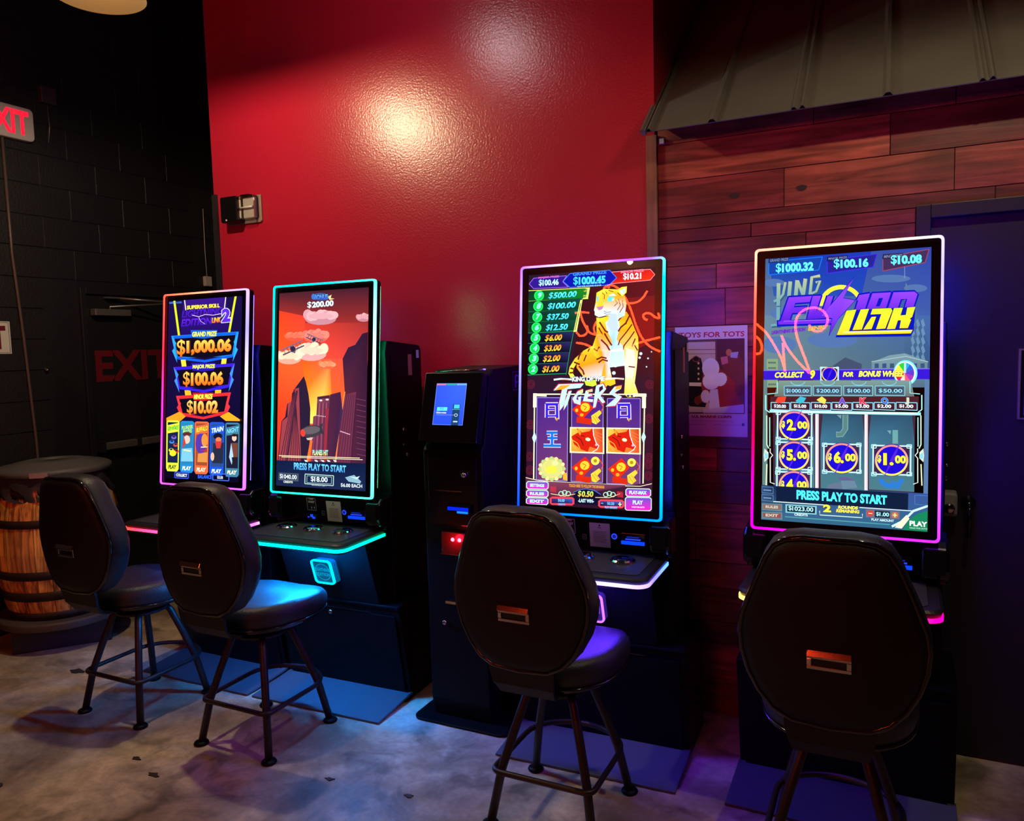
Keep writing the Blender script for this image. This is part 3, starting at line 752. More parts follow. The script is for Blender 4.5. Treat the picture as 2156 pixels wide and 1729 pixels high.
    jk = cbox(-.04, -.022, .05, .072, 0, .003).build('audio_socket', M['bezel'], t)
    A = Art(); A.frame([(.05, .05), (.95, .05), (.95, .95), (.05, .95)], .1, (140, 140, 150)); A.line([(.3, .5), (.7, .5)], .1, (140, 140, 150))
    A.build('socket_mark', M['print'], jk, lambda u, v, l: cp(-.04+.018*u, .05+.022*v, .0032+l*.00002))
    pp = cbox(-.008, .08, .022, .125, .001, .0025).build('paper_notice', M['paper'], t)
    A = Art(); A.ell(.5, .9, .05, .04, (50, 50, 70), 12); A.text('Pace', (.41, .79), (.59, .79), -.06, (50, 50, 70)); 
    for k_ in range(10): A.rect(.16+.02*(k_ % 2), .66-.05*k_, .84-.03*(k_ % 3), .645-.05*k_-.008, (130, 128, 130))
    A.build('notice_print', M['print'], pp, lambda u, v, l: cp(-.008+.088*u, .022+.103*v, .0026+l*.00002))
    mb = MB(); 
    for r_, c_ in ((.0125, (40, 70, 255)), (.0085, (20, 20, 120))):
        mb.add([cp(.098+r_*math.cos(q), .073+r_*math.sin(q), .0032+(.001 if r_ < .01 else 0)) for q in [k*.392 for k in range(16)]], [tuple(range(16))], col=c_)
    mb.build('round_button', M['screen'], t, color=True)
    ba_ = cbox(.13, .232, .045, .095, 0, .016).build('bill_slot', M['bezel'], t, bevel=.003)
    mb = MB()
    for v0, v1, u0, u1, c_ in ((.048, .062, .132, .228, (10, 60, 255)), (.068, .072, .15, .212, (40, 60, 220)), (.078, .081, .155, .205, (20, 30, 150))):
        q = cbox(u0, u1, v0, v1, .0161, .022); mb.add(q.v, q.f, col=c_)
    mb.build('bill_slot_light', M['screen'], ba_, color=True)
    # display
    MB().loft([[scr(a, b+SH/2, w_) for a, b in rrect(SW-.004-2*i, SH-.004-2*i, .014)] for i, w_ in ((0, -.002), (0, -.044), (.05, -.066))]).build('display_housing', M['cab'], t)
    led_frame(keys).build('light_frame', M['led'] if led_s == 1 else mat_emit('led_light_soft', 2.2*led_s), t, color=True)
    sc_p = MB().loft([[scr(a, b+SH/2, w_) for a, b in rrect(SW-.022, SH-.022, .010)] for w_ in (-.003, -.001)]).build('screen_bezel', M['bezel'], t)
    A = art_fn()
    A.build('screen_picture', M['screen'], sc_p, lambda u, v, l: scr(-.271+.542*u, .038+.967*v, -.0006+l*.000012))
    gp = [scr(a, b+SH/2, .006) for a, b in rrect(SW-.0225, SH-.0225, .010)]; MB().add(gp, [tuple(range(len(gp)))]).build('front_glass', M['glass'], t, color=True)
    # light strip at the back edge of the display, shining sideways onto cabinet and wall
    for s, (side_col, side_s) in ((-1, side_l), (1, side_r)):
        mb = MB(); mb.add([scr(s*q, v, w_) for v in (.05, SH-.03) for q in (.272, .304) for w_ in (-.046, -.050)], [(0, 1, 3, 2), (4, 6, 7, 5), (0, 4, 5, 1), (2, 3, 7, 6), (0, 2, 6, 4), (1, 5, 7, 3)], col=side_col)
        mb.build('side_light', mat_emit('side_led', side_s), t, color=True)
    if under_s:
        MB().box(-.2, .2, -.10, -.07, .806, .812).build('under_light', mat_emit('under_led', under_s, under_col), t)
    # ramp plate
    ramp = MB().prism([(-.13, .002), (-.13, .012), (.17, .034), (.17, .022)], 0, -.383, .383)
    ro = ramp.build('floor_plate', M['ramp'], None, bevel=.002, label=plate, cat='floor plate', group='sloping floor plates'); ro.location = (x, y, 0.0); ro.rotation_euler = (0, 0, yaw)
    return t, ro

# ---- screen pictures -----------------------------------------------------
def art1():
    A = Art([(356.6, 631.3), (506.2, 624.1), (499.8, 1016.7), (351.3, 1004.5)], (330, 590), .2662)
    A.poly([(60, 100), (700, 100), (700, 1650), (60, 1650)], [(26, 12, 70), (22, 12, 66), (6, 6, 30), (6, 6, 30)])
    A.poly([(215, 120), (540, 110), (560, 420), (190, 440)], [(50, 20, 120), (50, 20, 130), (28, 10, 90), (28, 10, 90)])
    for a, b, c, d in ((143, 150, 172, 430), (612, 125, 555, 415)):
        A.line([(a, b), (c+8, d)], 16, (215, 225, 30)); 
    A.line([(222, 150), (232, 230)], 7, (240, 230, 200)); A.line([(537, 130), (525, 240)], 7, (240, 220, 190))
    A.text('SUPERIOR SKILL', (240, 226), (492, 215), 32, (250, 225, 80), bold=.05, out=(80, 40, 20), ow=.04)
    A.text('LIGHTNING', (200, 292), (508, 268), 58, (80, 30, 200), (60, 20, 160), bold=.03, shear=.15, out=(25, 8, 90), ow=.05)
    A.text('EDITION', (195, 362), (425, 350), 60, (95, 35, 215), (60, 20, 170), bold=.03, shear=.15, out=(25, 8, 90), ow=.05)
    A.line([(280, 270), (330, 285), (380, 268), (440, 275), (520, 262)], 5, (220, 190, 255)); A.line([(330, 285), (345, 320), (380, 345)], 4, (200, 170, 255))
    A.text('LINK', (430, 338), (500, 333), 42, (255, 220, 40), (240, 90, 30), bold=.04, shear=.1)
    A.text('2', (508, 335), (572, 330), 108, (90, 40, 210), bold=.05, out=(200, 200, 255), ow=.06)
    A.text('MEMBER VOUCHER', (105, 176), (200, 174), 14, (60, 130, 230), bold=.02)
    def panel(x0, x1, yt, yb, yt2, col, colb, inner=(12, 8, 26)):
        A.poly([(x0, yt), (x1, yt-22), (x1-38, yb-8), (x0+38, yb)], colb)
        A.poly([(x0+24, yt+24), (x1-24, yt+4), (x1-50, yb-22), ((x0+x1)/2, yb+2), (x0+50, yb-14)], inner)
        A.line([(x0+20, yt+14), (x1-20, yt-8)], 20, col); A.line([(x0+44, yb-2), ((x0+x1)/2, yb+28), (x1-44, yb-10)], 20, col)
        for sx, X in ((1, x0), (-1, x1)):
            A.poly([(X, yt+(0 if sx > 0 else -22)), (X+sx*38, yt+60), (X+sx*26, yt+90), (X+sx*46, yb+36), (X+sx*6, yb-60), (X+sx*20, yb-80)], colb if col[0] > 200 else lerp(col, (60, 210, 250), .6))
    panel(122, 636, 432, 612, 0, (20, 90, 235), (25, 130, 235))
    A.poly([(195, 625), (232, 625), (240, 690), (205, 690)], (240, 215, 60)); A.poly([(508, 622), (545, 622), (538, 690), (500, 690)], (240, 215, 60))
    A.poly([(225, 868), (270, 868), (280, 920), (232, 925)], (245, 180, 40)); A.poly([(458, 870), (505, 868), (498, 930), (455, 925)], (245, 180, 40))
    panel(140, 606, 682, 850, 0, (50, 30, 225), (70, 30, 200))
    panel(160, 578, 912, 1062, 0, (235, 40, 50), (235, 50, 60))
    for x0, x1, yy, tx, colr in ((270, 475, 398, 'GRAND PRIZE', (20, 90, 200)), (275, 462, 660, 'MAJOR PRIZE', (40, 20, 170)), (285, 445, 895, 'MINOR PRIZE', (190, 20, 40))):
        A.poly([(x0, yy-8), (x1, yy-4), (x1-14, yy+50), ((x0+x1)/2, yy+62), (x0+12, yy+52)], colr)
        A.text(tx, (x0+10, yy+46), (x1-8, yy+44), 40, (225, 240, 80), bold=.05, shear=.06)
    A.text('$1,000.06', (165, 595), (580, 584), 122, (255, 215, 90), (235, 100, 20), bold=.05, out=(110, 40, 10), ow=.03)
    A.text('$100.06', (214, 835), (520, 830), 108, (255, 210, 90), (235, 100, 20), bold=.05, out=(110, 40, 10), ow=.03)
    A.text('$10.02', (244, 1056), (480, 1054), 102, (255, 215, 110), (225, 120, 30), bold=.05, out=(110, 40, 10), ow=.03)
    A.poly([(85, 1085), (190, 1035), (235, 1075), (190, 1115), (85, 1110)], (245, 150, 30)); A.poly([(648, 1105), (560, 1045), (495, 1078), (540, 1115), (648, 1118)], (245, 165, 30))
    cards = [(88, 188, (215, 235, 60), (20, 30, 70), 'Racing', (140, 220, 60)), (194, 300, (30, 130, 200), (40, 120, 170), 'PLUNDER\nPRIZES', (180, 240, 120)), (304, 412, (235, 100, 60), (150, 70, 40), 'BUFFALO', (250, 210, 60)), (418, 530, (20, 80, 215), (40, 70, 130), 'TRAIN', (200, 230, 250)), (536, 646, (60, 120, 150), (28, 24, 50), 'NIGHT', (110, 200, 230))]
    for i, (x0, x1, fc, bc, tx, tc_) in enumerate(cards):
        yt, yb = 1104+6*i, 1492+12*i
        A.poly([(x0, yt+10), (x0+12, yt), (x1-12, yt+3), (x1, yt+14), (x1-6, yb), (x1-20, yb+18), (x0+8, yb+14), (x0-2, yb-10)], fc)
        A.poly([(x0+10, yt+14), (x1-10, yt+17), (x1-14, yb-50), (x0+8, yb-54)], bc)
        A.poly([(x0+4, yt+40), (x1-4, yt+20), (x1-6, yt+90), (x0+4, yt+104)], fc)
        if '\n' in tx:
            a, b = tx.split('\n'); A.text(a, (x0+12, yt+72), (x1-10, yt+62), 30, tc_, bold=.03, out=(10, 60, 60), ow=.04); A.text(b, (x0+20, yt+102), (x1-18, yt+94), 28, tc_, bold=.03, out=(10, 60, 60), ow=.04)
        else: A.text(tx, (x0+10, yt+90), (x1-10, yt+72), 40, tc_, bold=.04, shear=.1, out=(30, 20, 30), ow=.05)
        A.text('PLAY', (x0+14, yb-4), (x1-26, yb-2), 32, (235, 245, 200) if i else (60, 70, 20), bold=.05, shear=.15)
    # card pictures: cars, sailor, buffalo, masked rider, man in waistcoat
    for cx, cy, c in ((130, 1275, (60, 120, 210)), (160, 1300, (200, 70, 60)), (125, 1340, (230, 220, 50)), (165, 1350, (220, 60, 50)), (145, 1240, (120, 90, 200))):
        A.ell(cx, cy, 20, 15, c, 10); A.ell(cx, cy-6, 12, 7, (20, 30, 60), 8)
    A.ell(138, 1365, 26, 24, (225, 215, 40), 12)
    A.ell(245, 1215, 34, 18, (90, 40, 40), 10); A.ell(245, 1258, 24, 34, (240, 190, 170), 12); A.poly([(222, 1230), (210, 1330), (236, 1290)], (200, 50, 40)); A.poly([(206, 1330), (285, 1325), (292, 1432), (200, 1430)], (120, 190, 225)); A.line([(220, 1340), (275, 1350)], 10, (235, 225, 150))
    A.ell(352, 1290, 42, 80, (80, 50, 160), 14); A.ell(380, 1265, 24, 52, (230, 140, 60), 12); A.poly([(330, 1370), (400, 1360), (398, 1440), (325, 1436)], (210, 140, 70)); A.line([(352, 1320), (400, 1318)], 8, (250, 230, 170)); A.line([(352, 1345), (398, 1345)], 7, (190, 40, 30))
    A.ell(480, 1235, 34, 26, (15, 20, 40), 12); A.ell(485, 1262, 22, 20, (230, 120, 80), 10); A.poly([(445, 1290), (525, 1285), (520, 1450), (440, 1446)], (35, 40, 60)); A.poly([(460, 1275), (510, 1275), (500, 1330), (470, 1330)], (200, 50, 50)); A.ell(440, 1395, 14, 34, (235, 180, 150), 10)
    A.ell(605, 1250, 18, 26, (240, 190, 165), 10); A.ell(605, 1228, 20, 12, (40, 25, 20), 8); A.poly([(580, 1290), (632, 1288), (630, 1400), (585, 1402)], (110, 60, 50)); A.poly([(582, 1290), (566, 1400), (586, 1460), (598, 1390)], (170, 200, 230)); A.poly([(586, 1402), (630, 1400), (624, 1458), (592, 1458)], (30, 25, 40))
    A.frame([(155, 1515), (258, 1520), (256, 1565), (154, 1558)], 8, (50, 80, 230)); A.text('COLLECT', (164, 1548), (248, 1554), 24, (225, 235, 255), bold=.04)
    A.text('BALANCE', (330, 1565), (436, 1572), 30, (40, 90, 235), bold=.04)
    A.frame([(444, 1528), (566, 1535), (564, 1586), (443, 1578)], 7, (60, 100, 230)); A.text('$0.00', (476, 1570), (520, 1573), 24, (200, 210, 230), bold=.03)
    return A

def sky_buildings2(A):
    A.poly([(50, 90), (760, 90), (760, 380), (50, 380)], [(70, 30, 40), (60, 26, 42), (140, 40, 40), (170, 45, 40)])
    A.poly([(50, 380), (760, 380), (740, 640), (50, 640)], [(225, 60, 35), (150, 45, 45), (200, 60, 60), (255, 80, 30)])
    A.poly([(50, 290), (300, 330), (260, 640), (50, 640)], [(240, 60, 30), (215, 60, 45), (245, 80, 40), (255, 85, 25)])
    A.poly([(50, 640), (740, 640), (720, 1000), (50, 1000)], [(250, 90, 40), (210, 70, 60), (240, 90, 40), (240, 60, 30)])
    A.poly([(50, 1000), (720, 1000), (715, 1400), (50, 1400)], [(235, 60, 30), (240, 120, 50), (200, 80, 60), (190, 50, 45)])
    A.poly([(270, 660), (470, 640), (480, 900), (380, 1110), (320, 1110), (300, 850)], [(255, 90, 20), (250, 90, 60), (250, 130, 30), (245, 235, 90), (240, 235, 110), (255, 120, 20)])

def art2():
    A = Art([(592.4, 616.3), (775.5, 606.2), (767.6, 1032.7), (584.6, 1021.1)], (560, 570), .2892)
    sky_buildings2(A)
    def cloud(cx, cy, w_, h_, c, c2):
        random.seed(int(cx)); 
        A.ell(cx, cy+h_*.2, w_*.5, h_*.38, c2, 18)
        for k in range(9):
            a = -1+2*k/8; A.ell(cx+a*w_*.42, cy+random.uniform(-.12, .1)*h_-h_*.1*(1-a*a), w_*.15, h_*random.uniform(.24, .36), c if k % 3 else lerp(c, c2, .5), 12)
        A.ell(cx, cy, w_*.4, h_*.2, lerp(c, c2, .3), 14)
    cloud(405, 330, 220, 110, (225, 170, 175), (190, 130, 145)); cloud(710, 340, 100, 60, (220, 160, 165), (190, 120, 135))
    cloud(220, 470, 130, 70, (235, 120, 90), (225, 80, 60)); cloud(370, 470, 170, 90, (230, 130, 115), (215, 95, 80))
    cloud(340, 580, 210, 130, (250, 220, 185), (225, 160, 160)); cloud(180, 620, 170, 100, (250, 225, 190), (235, 160, 140))
    cloud(450, 680, 110, 60, (250, 150, 110), (240, 100, 60))
    # left tower
    A.poly([(285, 765), (222, 850), (200, 890), (195, 950), (165, 965), (150, 1060), (125, 1090), (95, 1390), (320, 1390), (330, 1000), (318, 900), (300, 810)], [(40, 26, 50)]*12)
    A.poly([(222, 855), (250, 850), (262, 1390), (100, 1390), (130, 1090), (168, 1060), (170, 960), (200, 945)], (150, 60, 70))
    for k in range(9): A.line([(215+3*k if k < 3 else 225, 860+10*k), (112+18*k, 1385)], 5, (60, 28, 50))
    A.line([(235, 870), (160, 1390)], 14, (70, 34, 58))
    # centre tower
    A.poly([(380, 915), (468, 902), (470, 1390), (335, 1390), (350, 1060), (372, 1050)], [(120, 60, 85), (110, 50, 75), (80, 36, 70), (110, 48, 80), (110, 50, 75), (120, 60, 80)])
    A.line([(380, 925), (468, 915)], 14, (60, 30, 50)); A.ell(405, 942, 12, 7, (225, 210, 200), 8); A.ell(450, 936, 12, 7, (225, 210, 200), 8)
    A.line([(365, 1050), (440, 1060)], 7, (190, 160, 170))
    for k in range(7): A.line([(385+12*k, 960), (352+16*k, 1385)], 4, (170, 85, 95) if k % 2 else (70, 34, 60))
    A.line([(450, 1000), (430, 1390)], 18, (150, 40, 55))
    # right tower, plain dark smoke where it meets the sky
    A.poly([(560, 640), (600, 560), (650, 540), (700, 460), (745, 450), (720, 1400), (505, 1400), (545, 1080), (575, 900)], [(60, 26, 50), (50, 24, 50), (50, 25, 55), (45, 25, 50), (45, 20, 45), (60, 28, 55), (90, 36, 60), (110, 45, 60), (80, 32, 52)])
    A.poly([(580, 900), (655, 880), (610, 1400), (510, 1400), (548, 1100)], (105, 45, 70))
    for k in range(6): A.line([(590+13*k, 900), (520+20*k, 1390)], 3, (50, 24, 45))
    for k in range(11): A.line([(655, 930+40*k), (722, 945+40*k)], 3, (130, 60, 90))
    A.line([(575, 880), (530, 1180), (508, 1390)], 8, (255, 130, 60)); A.line([(540, 1165), (612, 1190)], 7, (200, 150, 170))
    A.poly([(300, 1390), (330, 1225), (345, 1235), (320, 1390)], (250, 110, 40))
    A.poly([(470, 900), (545, 880), (560, 1020), (500, 1390), (440, 1390)], [(70, 30, 55), (60, 28, 60), (60, 40, 80), (60, 30, 60), (80, 34, 60)])
    # planes and airship
    def plane(cx, cy, s, r):
        c, d = math.cos(r), math.sin(r)
        def T(x, y): return (cx+s*(x*c-y*d), cy+s*(x*d+y*c))
        A.poly([T(-80, 12), T(80, 12), T(78, 22), T(-78, 22)], (90, 60, 85)); A.poly([T(-85, -24), T(85, -24), T(82, -12), T(-82, -12)], (140, 90, 110))
        A.poly([T(-14, -20), T(14, -20), T(20, 20), T(0, 40), T(-20, 20)], (60, 50, 80)); A.ell(*T(0, 5), 14*s, 14*s, (40, 36, 60), 10)
        for q in (-60, -35, 35, 60): A.line([T(q, -16), T(q, 16)], 3, (60, 44, 66))
        A.ring(*T(-2, 6), 24*s, 24*s, 2, (200, 160, 170))
    plane(205, 560, 1.05, -.42); plane(360, 495, .75, .42)
    A.ell(340, 1165, 78, 44, (60, 55, 65), 20, -8); A.ell(335, 1158, 66, 28, (95, 85, 92), 18, -8); A.ell(277, 1178, 17, 28, (215, 60, 50), 14, -8)
    A.poly([(395, 1120), (420, 1105), (412, 1140), (428, 1190), (400, 1180)], (50, 48, 60)); A.poly([(300, 1215), (350, 1210), (340, 1228), (310, 1230)], (190, 180, 170))
    A.text('$200.00', (312, 272), (498, 258), 44, (215, 240, 250), bold=.04, out=(40, 40, 60), ow=.04)
    A.ell(410, 190, 60, 28, (60, 80, 140), 16, 4); A.text('BONUS', (362, 212), (458, 206), 36, (90, 170, 235), (60, 90, 200), bold=.05, out=(20, 26, 60), ow=.05); A.ell(355, 188, 14, 22, (60, 110, 190), 10); A.poly([(458, 190), (484, 176), (478, 200), (505, 206), (470, 214)], (230, 200, 140))
    A.line([(105, 1342), (680, 1360)], 5, (240, 225, 170)); A.line([(125, 1352), (700, 1372)], 4, (250, 240, 200))
    A.text('PLANES HIT', (345, 1340), (456, 1342), 40, (120, 220, 220), (230, 230, 120), bold=.03)
    A.poly([(60, 1375), (740, 1400), (740, 1640), (60, 1600)], [(12, 26, 60), (12, 26, 60), (24, 36, 74), (22, 32, 70)])
    for cx in (300, 372, 418, 460, 505): A.poly([(cx-14, 1372), (cx+8, 1378), (cx+12, 1388), (cx-6, 1386)], (220, 240, 240))
    A.text('PRESS PLAY TO START', (212, 1444), (582, 1466), 52, (110, 210, 250), (70, 150, 225), bold=.03, out=(10, 16, 50), ow=.03)
    A.poly([(104, 1465), (246, 1473), (244, 1530), (102, 1520)], (70, 80, 90)); A.poly([(116, 1474), (234, 1482), (232, 1518), (114, 1510)], (14, 24, 50)); A.text('$1040.00', (112, 1508), (232, 1516), 32, (215, 235, 250), bold=.02)
    A.text('CREDITS', (138, 1540), (204, 1544), 16, (215, 225, 215), bold=.03)
    A.frame([(292, 1476), (494, 1488), (492, 1560), (290, 1546)], 6, (170, 200, 190)); A.frame([(306, 1488), (480, 1498), (478, 1548), (304, 1538)], 4, (130, 170, 170))
    A.text('$18.00', (332, 1530), (452, 1536), 36, (225, 240, 255), bold=.02); A.text('ROUNDS LEFT', (340, 1560), (446, 1566), 12, (170, 180, 190))
    A.poly([(575, 1500), (640, 1482), (690, 1530), (680, 1545), (600, 1530)], (130, 170, 190)); A.poly([(600, 1490), (650, 1500), (680, 1490), (660, 1515)], (190, 220, 225))
    A.text('$6.00 EACH', (545, 1568), (696, 1576), 26, (215, 230, 230), bold=.02)
    return A

def ZL(p): return (p[0]*.17925/.16777, (270+p[1]*.17925)/.16777)   # lower crop to upper crop coordinates
def art3():
    A = Art([(1111.9, 585.4), (1373.6, 569.4), (1369, 1082.7), (1110.8, 1064.9)], (1080, 530), .16777)
    L = ZL
    A.poly([(150, 200), (1780, 200), (1780, 3500), (150, 3500)], [(34, 22, 40), (60, 24, 30), (50, 16, 40), (46, 14, 40)])
    A.poly([(900, 480), (1760, 380), (1760, 1600), (700, 1600)], [(60, 16, 22), (95, 20, 26), (60, 20, 30), (44, 14, 22)])
    A.poly([(1300, 640), (1750, 600), (1750, 1150), (1500, 1300)], [(110, 22, 22), (110, 26, 26), (130, 22, 20), (120, 20, 22)])
    # title boxes
    A.poly([(195, 440), (250, 368), (660, 340), (610, 415), (680, 485), (250, 500)], (45, 22, 130)); A.frame([(195, 440), (250, 368), (660, 340), (610, 415), (680, 485), (250, 500)], 8, (150, 90, 235))
    A.poly([(1200, 300), (1690, 268), (1748, 335), (1690, 405), (1180, 450), (1270, 375)], [(150, 20, 24), (200, 30, 24), (200, 30, 24), (230, 50, 20), (220, 30, 20), (180, 20, 24)]); A.frame([(1200, 300), (1690, 268), (1748, 335), (1690, 405), (1180, 450)], 8, (255, 140, 150))
    A.poly([(615, 412), (700, 312), (1190, 275), (1275, 372), (1185, 462), (700, 490)], (14, 20, 160)); A.frame([(615, 412), (700, 312), (1190, 275), (1275, 372), (1185, 462), (700, 490)], 8, (70, 120, 240))
    A.text('MAJOR PRIZE', (310, 382), (566, 366), 32, (200, 90, 180), bold=.04); A.text('GRAND PRIZE', (735, 345), (1150, 318), 44, (60, 130, 235), bold=.05); A.text('MINOR PRIZE', (1328, 318), (1610, 298), 34, (235, 120, 150), bold=.04)
    A.text('$100.46', (314, 468), (560, 455), 78, (150, 225, 255), (200, 240, 255), bold=.035); A.text('$1000.45', (742, 462), (1140, 440), 100, (70, 220, 255), (60, 200, 250), bold=.04); A.text('$10.21', (1356, 400), (1580, 388), 80, (190, 230, 255), (240, 250, 255), bold=.035)
    A.text('TRY AN ACCOUNT', (860, 452), (1080, 440), 20, (120, 220, 240), bold=.02); A.text('PLAY FOR AS LONG AS $1.00', (792, 492), (1085, 476), 22, (150, 235, 245), bold=.02)
    # ladder
    vals = [('9', '$500.00'), ('8', '$100.00'), ('7', '$37.50'), ('6', '$12.50'), ('5', '$6.00'), ('4', '$3.00'), ('3', '$2.00'), ('2', '$1.00')]
    ys = [528, 662, 798, 932, 1065, 1195, 1325, 1455, 1588]; xr = [945, 850, 828, 808, 748, 722, 700, 680, 662]
    for i, (n_, v_) in enumerate(vals):
        y0, y1 = ys[i], ys[i+1]; dy = 18 if i < 4 else 10
        top = (10, 60, 30) if i < 4 else (14, 16, 40)
        A.poly([(150, y0), (xr[i], y0-dy*2), (xr[i]-18, y1-dy*2), (150, y1)], [(14, 40, 40), (20, 130, 30) if i == 0 else (20, 70, 60), (20, 120, 30) if i == 0 else top, top] if i < 4 else [(12, 14, 40), (40, 36, 90), (14, 14, 34), (10, 12, 30)])
        A.line([(150, y1), (xr[i]-18, y1-dy*1.6)], 9, (170, 210, 60) if i < 1 else (20, 150, 80))
    A.line([(150, 528), (945, 495)], 9, (225, 215, 90))
    A.poly([(895, 500), (948, 495), (925, 630), (862, 638)], (200, 220, 120)); A.poly([(872, 512), (915, 508), (900, 615), (850, 622)], (30, 110, 40)); A.text('LIT', (875, 548), (915, 544), 26, (200, 200, 60)); A.text('PAY', (868, 612), (910, 608), 26, (200, 200, 60))
    A.poly([(830, 650), (858, 645), (790, 1048), (748, 1052)], (235, 225, 120)); A.poly([(832, 690), (842, 690), (770, 1030), (762, 1030)], (70, 110, 40))
    A.line([(748, 1060), (700, 1330), (662, 1588)], 6, (30, 150, 90))
    for i, (n_, v_) in enumerate(vals):
        cy = (ys[i]+ys[i+1])/2-6; cx = 320-9.5*i
        A.ell(cx, cy, 62, 66, (10, 200, 70), 22); A.ring(cx, cy, 58, 62, 8, (60, 235, 110))
        A.text(n_, (cx-24, cy+34), (cx+26, cy+32), 72, (150, 250, 250), bold=.04, shear=.2)
        w_ = {7: 1.0, 6: .8, 5: .62}.get(len(v_), .6)*345
        c1, c2 = ((90, 235, 250), (60, 200, 240)) if i < 4 else ((240, 120, 30), (245, 220, 60))
        A.text(v_, (430-9.5*i, cy+44), (430-9.5*i+w_*(1 if i < 2 else .97), cy+34-(14 if i < 2 else 4)), 78, c1, c2, bold=.03, shear=.25)
    # tiger
    O, Y, D, W_ = (235, 150, 20), (240, 215, 50), (110, 30, 24), (205, 225, 235)
    A.poly([(1000, 1220), (870, 1290), (800, 1400), (790, 1500), (880, 1620), (1100, 1650), (1220, 1640), (1130, 1400)], [(225, 215, 60), (235, 190, 40), O, O, (230, 200, 90), W_, W_, O])
    A.line([(870, 1330), (790, 1400), (730, 1500), (718, 1570), (745, 1620)], 52, [(225, 160, 30), (220, 190, 50), (225, 225, 60), (230, 225, 70), (230, 230, 90)])
    for a, b in (((760, 1430), (830, 1460)), ((715, 1505), (768, 1520)), ((705, 1565), (758, 1560))): A.line([a, b], 20, D)
    A.poly([(1030, 870), (1070, 880), (1400, 800), (1450, 880), (1500, 1010), (1545, 1120), (1550, 1250), (1530, 1500), (1500, 1750), (1400, 1800), (1380, 1480), (1200, 1500), (1230, 1650), (1150, 1750), (1080, 1700), (1130, 1450), (1010, 1350), (990, 1220), (1035, 1080)], [Y, Y, O, O, (235, 170, 20), (240, 190, 30), (240, 210, 60), (235, 225, 150), (230, 230, 120), (225, 215, 90), W_, W_, (235, 190, 40), (225, 180, 30), (225, 180, 40), (235, 150, 20), (230, 200, 50), Y, O])
    A.poly([(1140, 930), (1300, 860), (1320, 1000), (1280, 1150), (1370, 1250), (1380, 1450), (1270, 1500), (1210, 1480), (1190, 1250), (1230, 1180), (1160, 1030)], [W_, W_, (225, 235, 240), (180, 220, 240), (190, 220, 235), (200, 225, 235), (215, 235, 240), (200, 225, 235), (210, 225, 235), (150, 200, 230), W_])
    A.poly([(1400, 1260), (1500, 1290), (1520, 1450), (1480, 1640), (1400, 1640), (1385, 1450)], (225, 228, 200))
    for q in ([(1070, 930), (1140, 1040), (1175, 1060)], [(1060, 1000), (1110, 1090)], [(1130, 1070), (1175, 1150), (1222, 1225)], [(1090, 1150), (1160, 1220), (1200, 1290)], [(1400, 940), (1330, 1000), (1300, 1050)], [(1470, 960), (1400, 1060), (1320, 1160), (1302, 1222)], [(1500, 1050), (1440, 1140), (1370, 1230), (1365, 1280)], [(1440, 850), (1400, 930), (1390, 960)], [(1510, 1140), (1470, 1240)], [(1360, 850), (1300, 915)],
              [(1035, 1400), (1100, 1370), (1160, 1385)], [(1060, 1440), (1110, 1400), (1175, 1420)], [(1000, 1260), (1040, 1290), (1070, 1240)], [(910, 1340), (880, 1420)], [(840, 1320), (820, 1360), (810, 1400)], [(950, 1260), (930, 1300)], [(820, 1480), (870, 1540), (885, 1590)], [(1430, 1490), (1510, 1500)], [(1500, 1220), (1540, 1290)]):
        n_ = len(q); A.line(q, 20 if n_ == 3 else 15, D)
    # head
    A.poly([(1030, 560), (1120, 510), (1290, 520), (1380, 610), (1400, 700), (1380, 850), (1300, 880), (1200, 830), (1110, 850), (1030, 840), (1000, 780), (1020, 680)], [Y, (225, 215, 60), Y, O, (225, 200, 60), W_, W_, W_, (230, 235, 240), W_, W_, (235, 200, 60)])
    A.poly([(1280, 530), (1340, 490), (1405, 482), (1400, 560), (1345, 610)], (220, 215, 60)); A.poly([(1310, 540), (1385, 500), (1385, 560), (1340, 590)], (190, 215, 225))
    A.poly([(1050, 600), (1048, 545), (1090, 545), (1110, 570)], (215, 215, 70))
    A.poly([(1060, 640), (1100, 620), (1120, 720), (1080, 760), (1030, 750)], (225, 200, 50)); A.poly([(1030, 740), (1120, 725), (1100, 770), (1060, 782)], (190, 120, 170))
    A.poly([(1010, 770), (1060, 785), (1120, 760), (1210, 790), (1230, 850), (1140, 850), (1060, 870), (1010, 840)], (215, 228, 235))
    A.line([(1120, 790), (1160, 810), (1210, 800)], 6, (60, 60, 80)); A.line([(1125, 815), (1160, 835), (1210, 825)], 6, (60, 60, 80))
    A.poly([(1200, 820), (1280, 830), (1300, 1040), (1210, 1040), (1160, 960)], (185, 205, 218))
    A.poly([(1160, 640), (1190, 605), (1250, 620), (1245, 660), (1180, 675)], (90, 215, 240)); A.poly([(1030, 610), (1055, 600), (1058, 665), (1035, 670)], (120, 200, 220))
    A.poly([(1180, 590), (1240, 570), (1275, 600), (1200, 600)], (215, 230, 240))
    for q in ([(1100, 560), (1130, 590), (1125, 640)], [(1140, 540), (1160, 575)], [(1260, 650), (1290, 690), (1250, 730)], [(1300, 640), (1325, 720), (1290, 780)], [(1350, 660), (1360, 740), (1330, 790)], [(1180, 530), (1240, 550)], [(1290, 560), (1330, 600)], [(1340, 770), (1300, 850)]): A.line(q, 9, (120, 60, 20))
    A.poly([(1290, 830), (1360, 790), (1350, 870), (1320, 880)], (190, 220, 235))
    for x_, y_, r_ in ((1710, 1308, 9), (1668, 1390, 12), (1650, 1495, 10), (1250, 1570, 24), (1580, 1330, 20), (1565, 1380, 16)): A.ell(x_, y_, r_, r_, (200, 215, 215), 8)
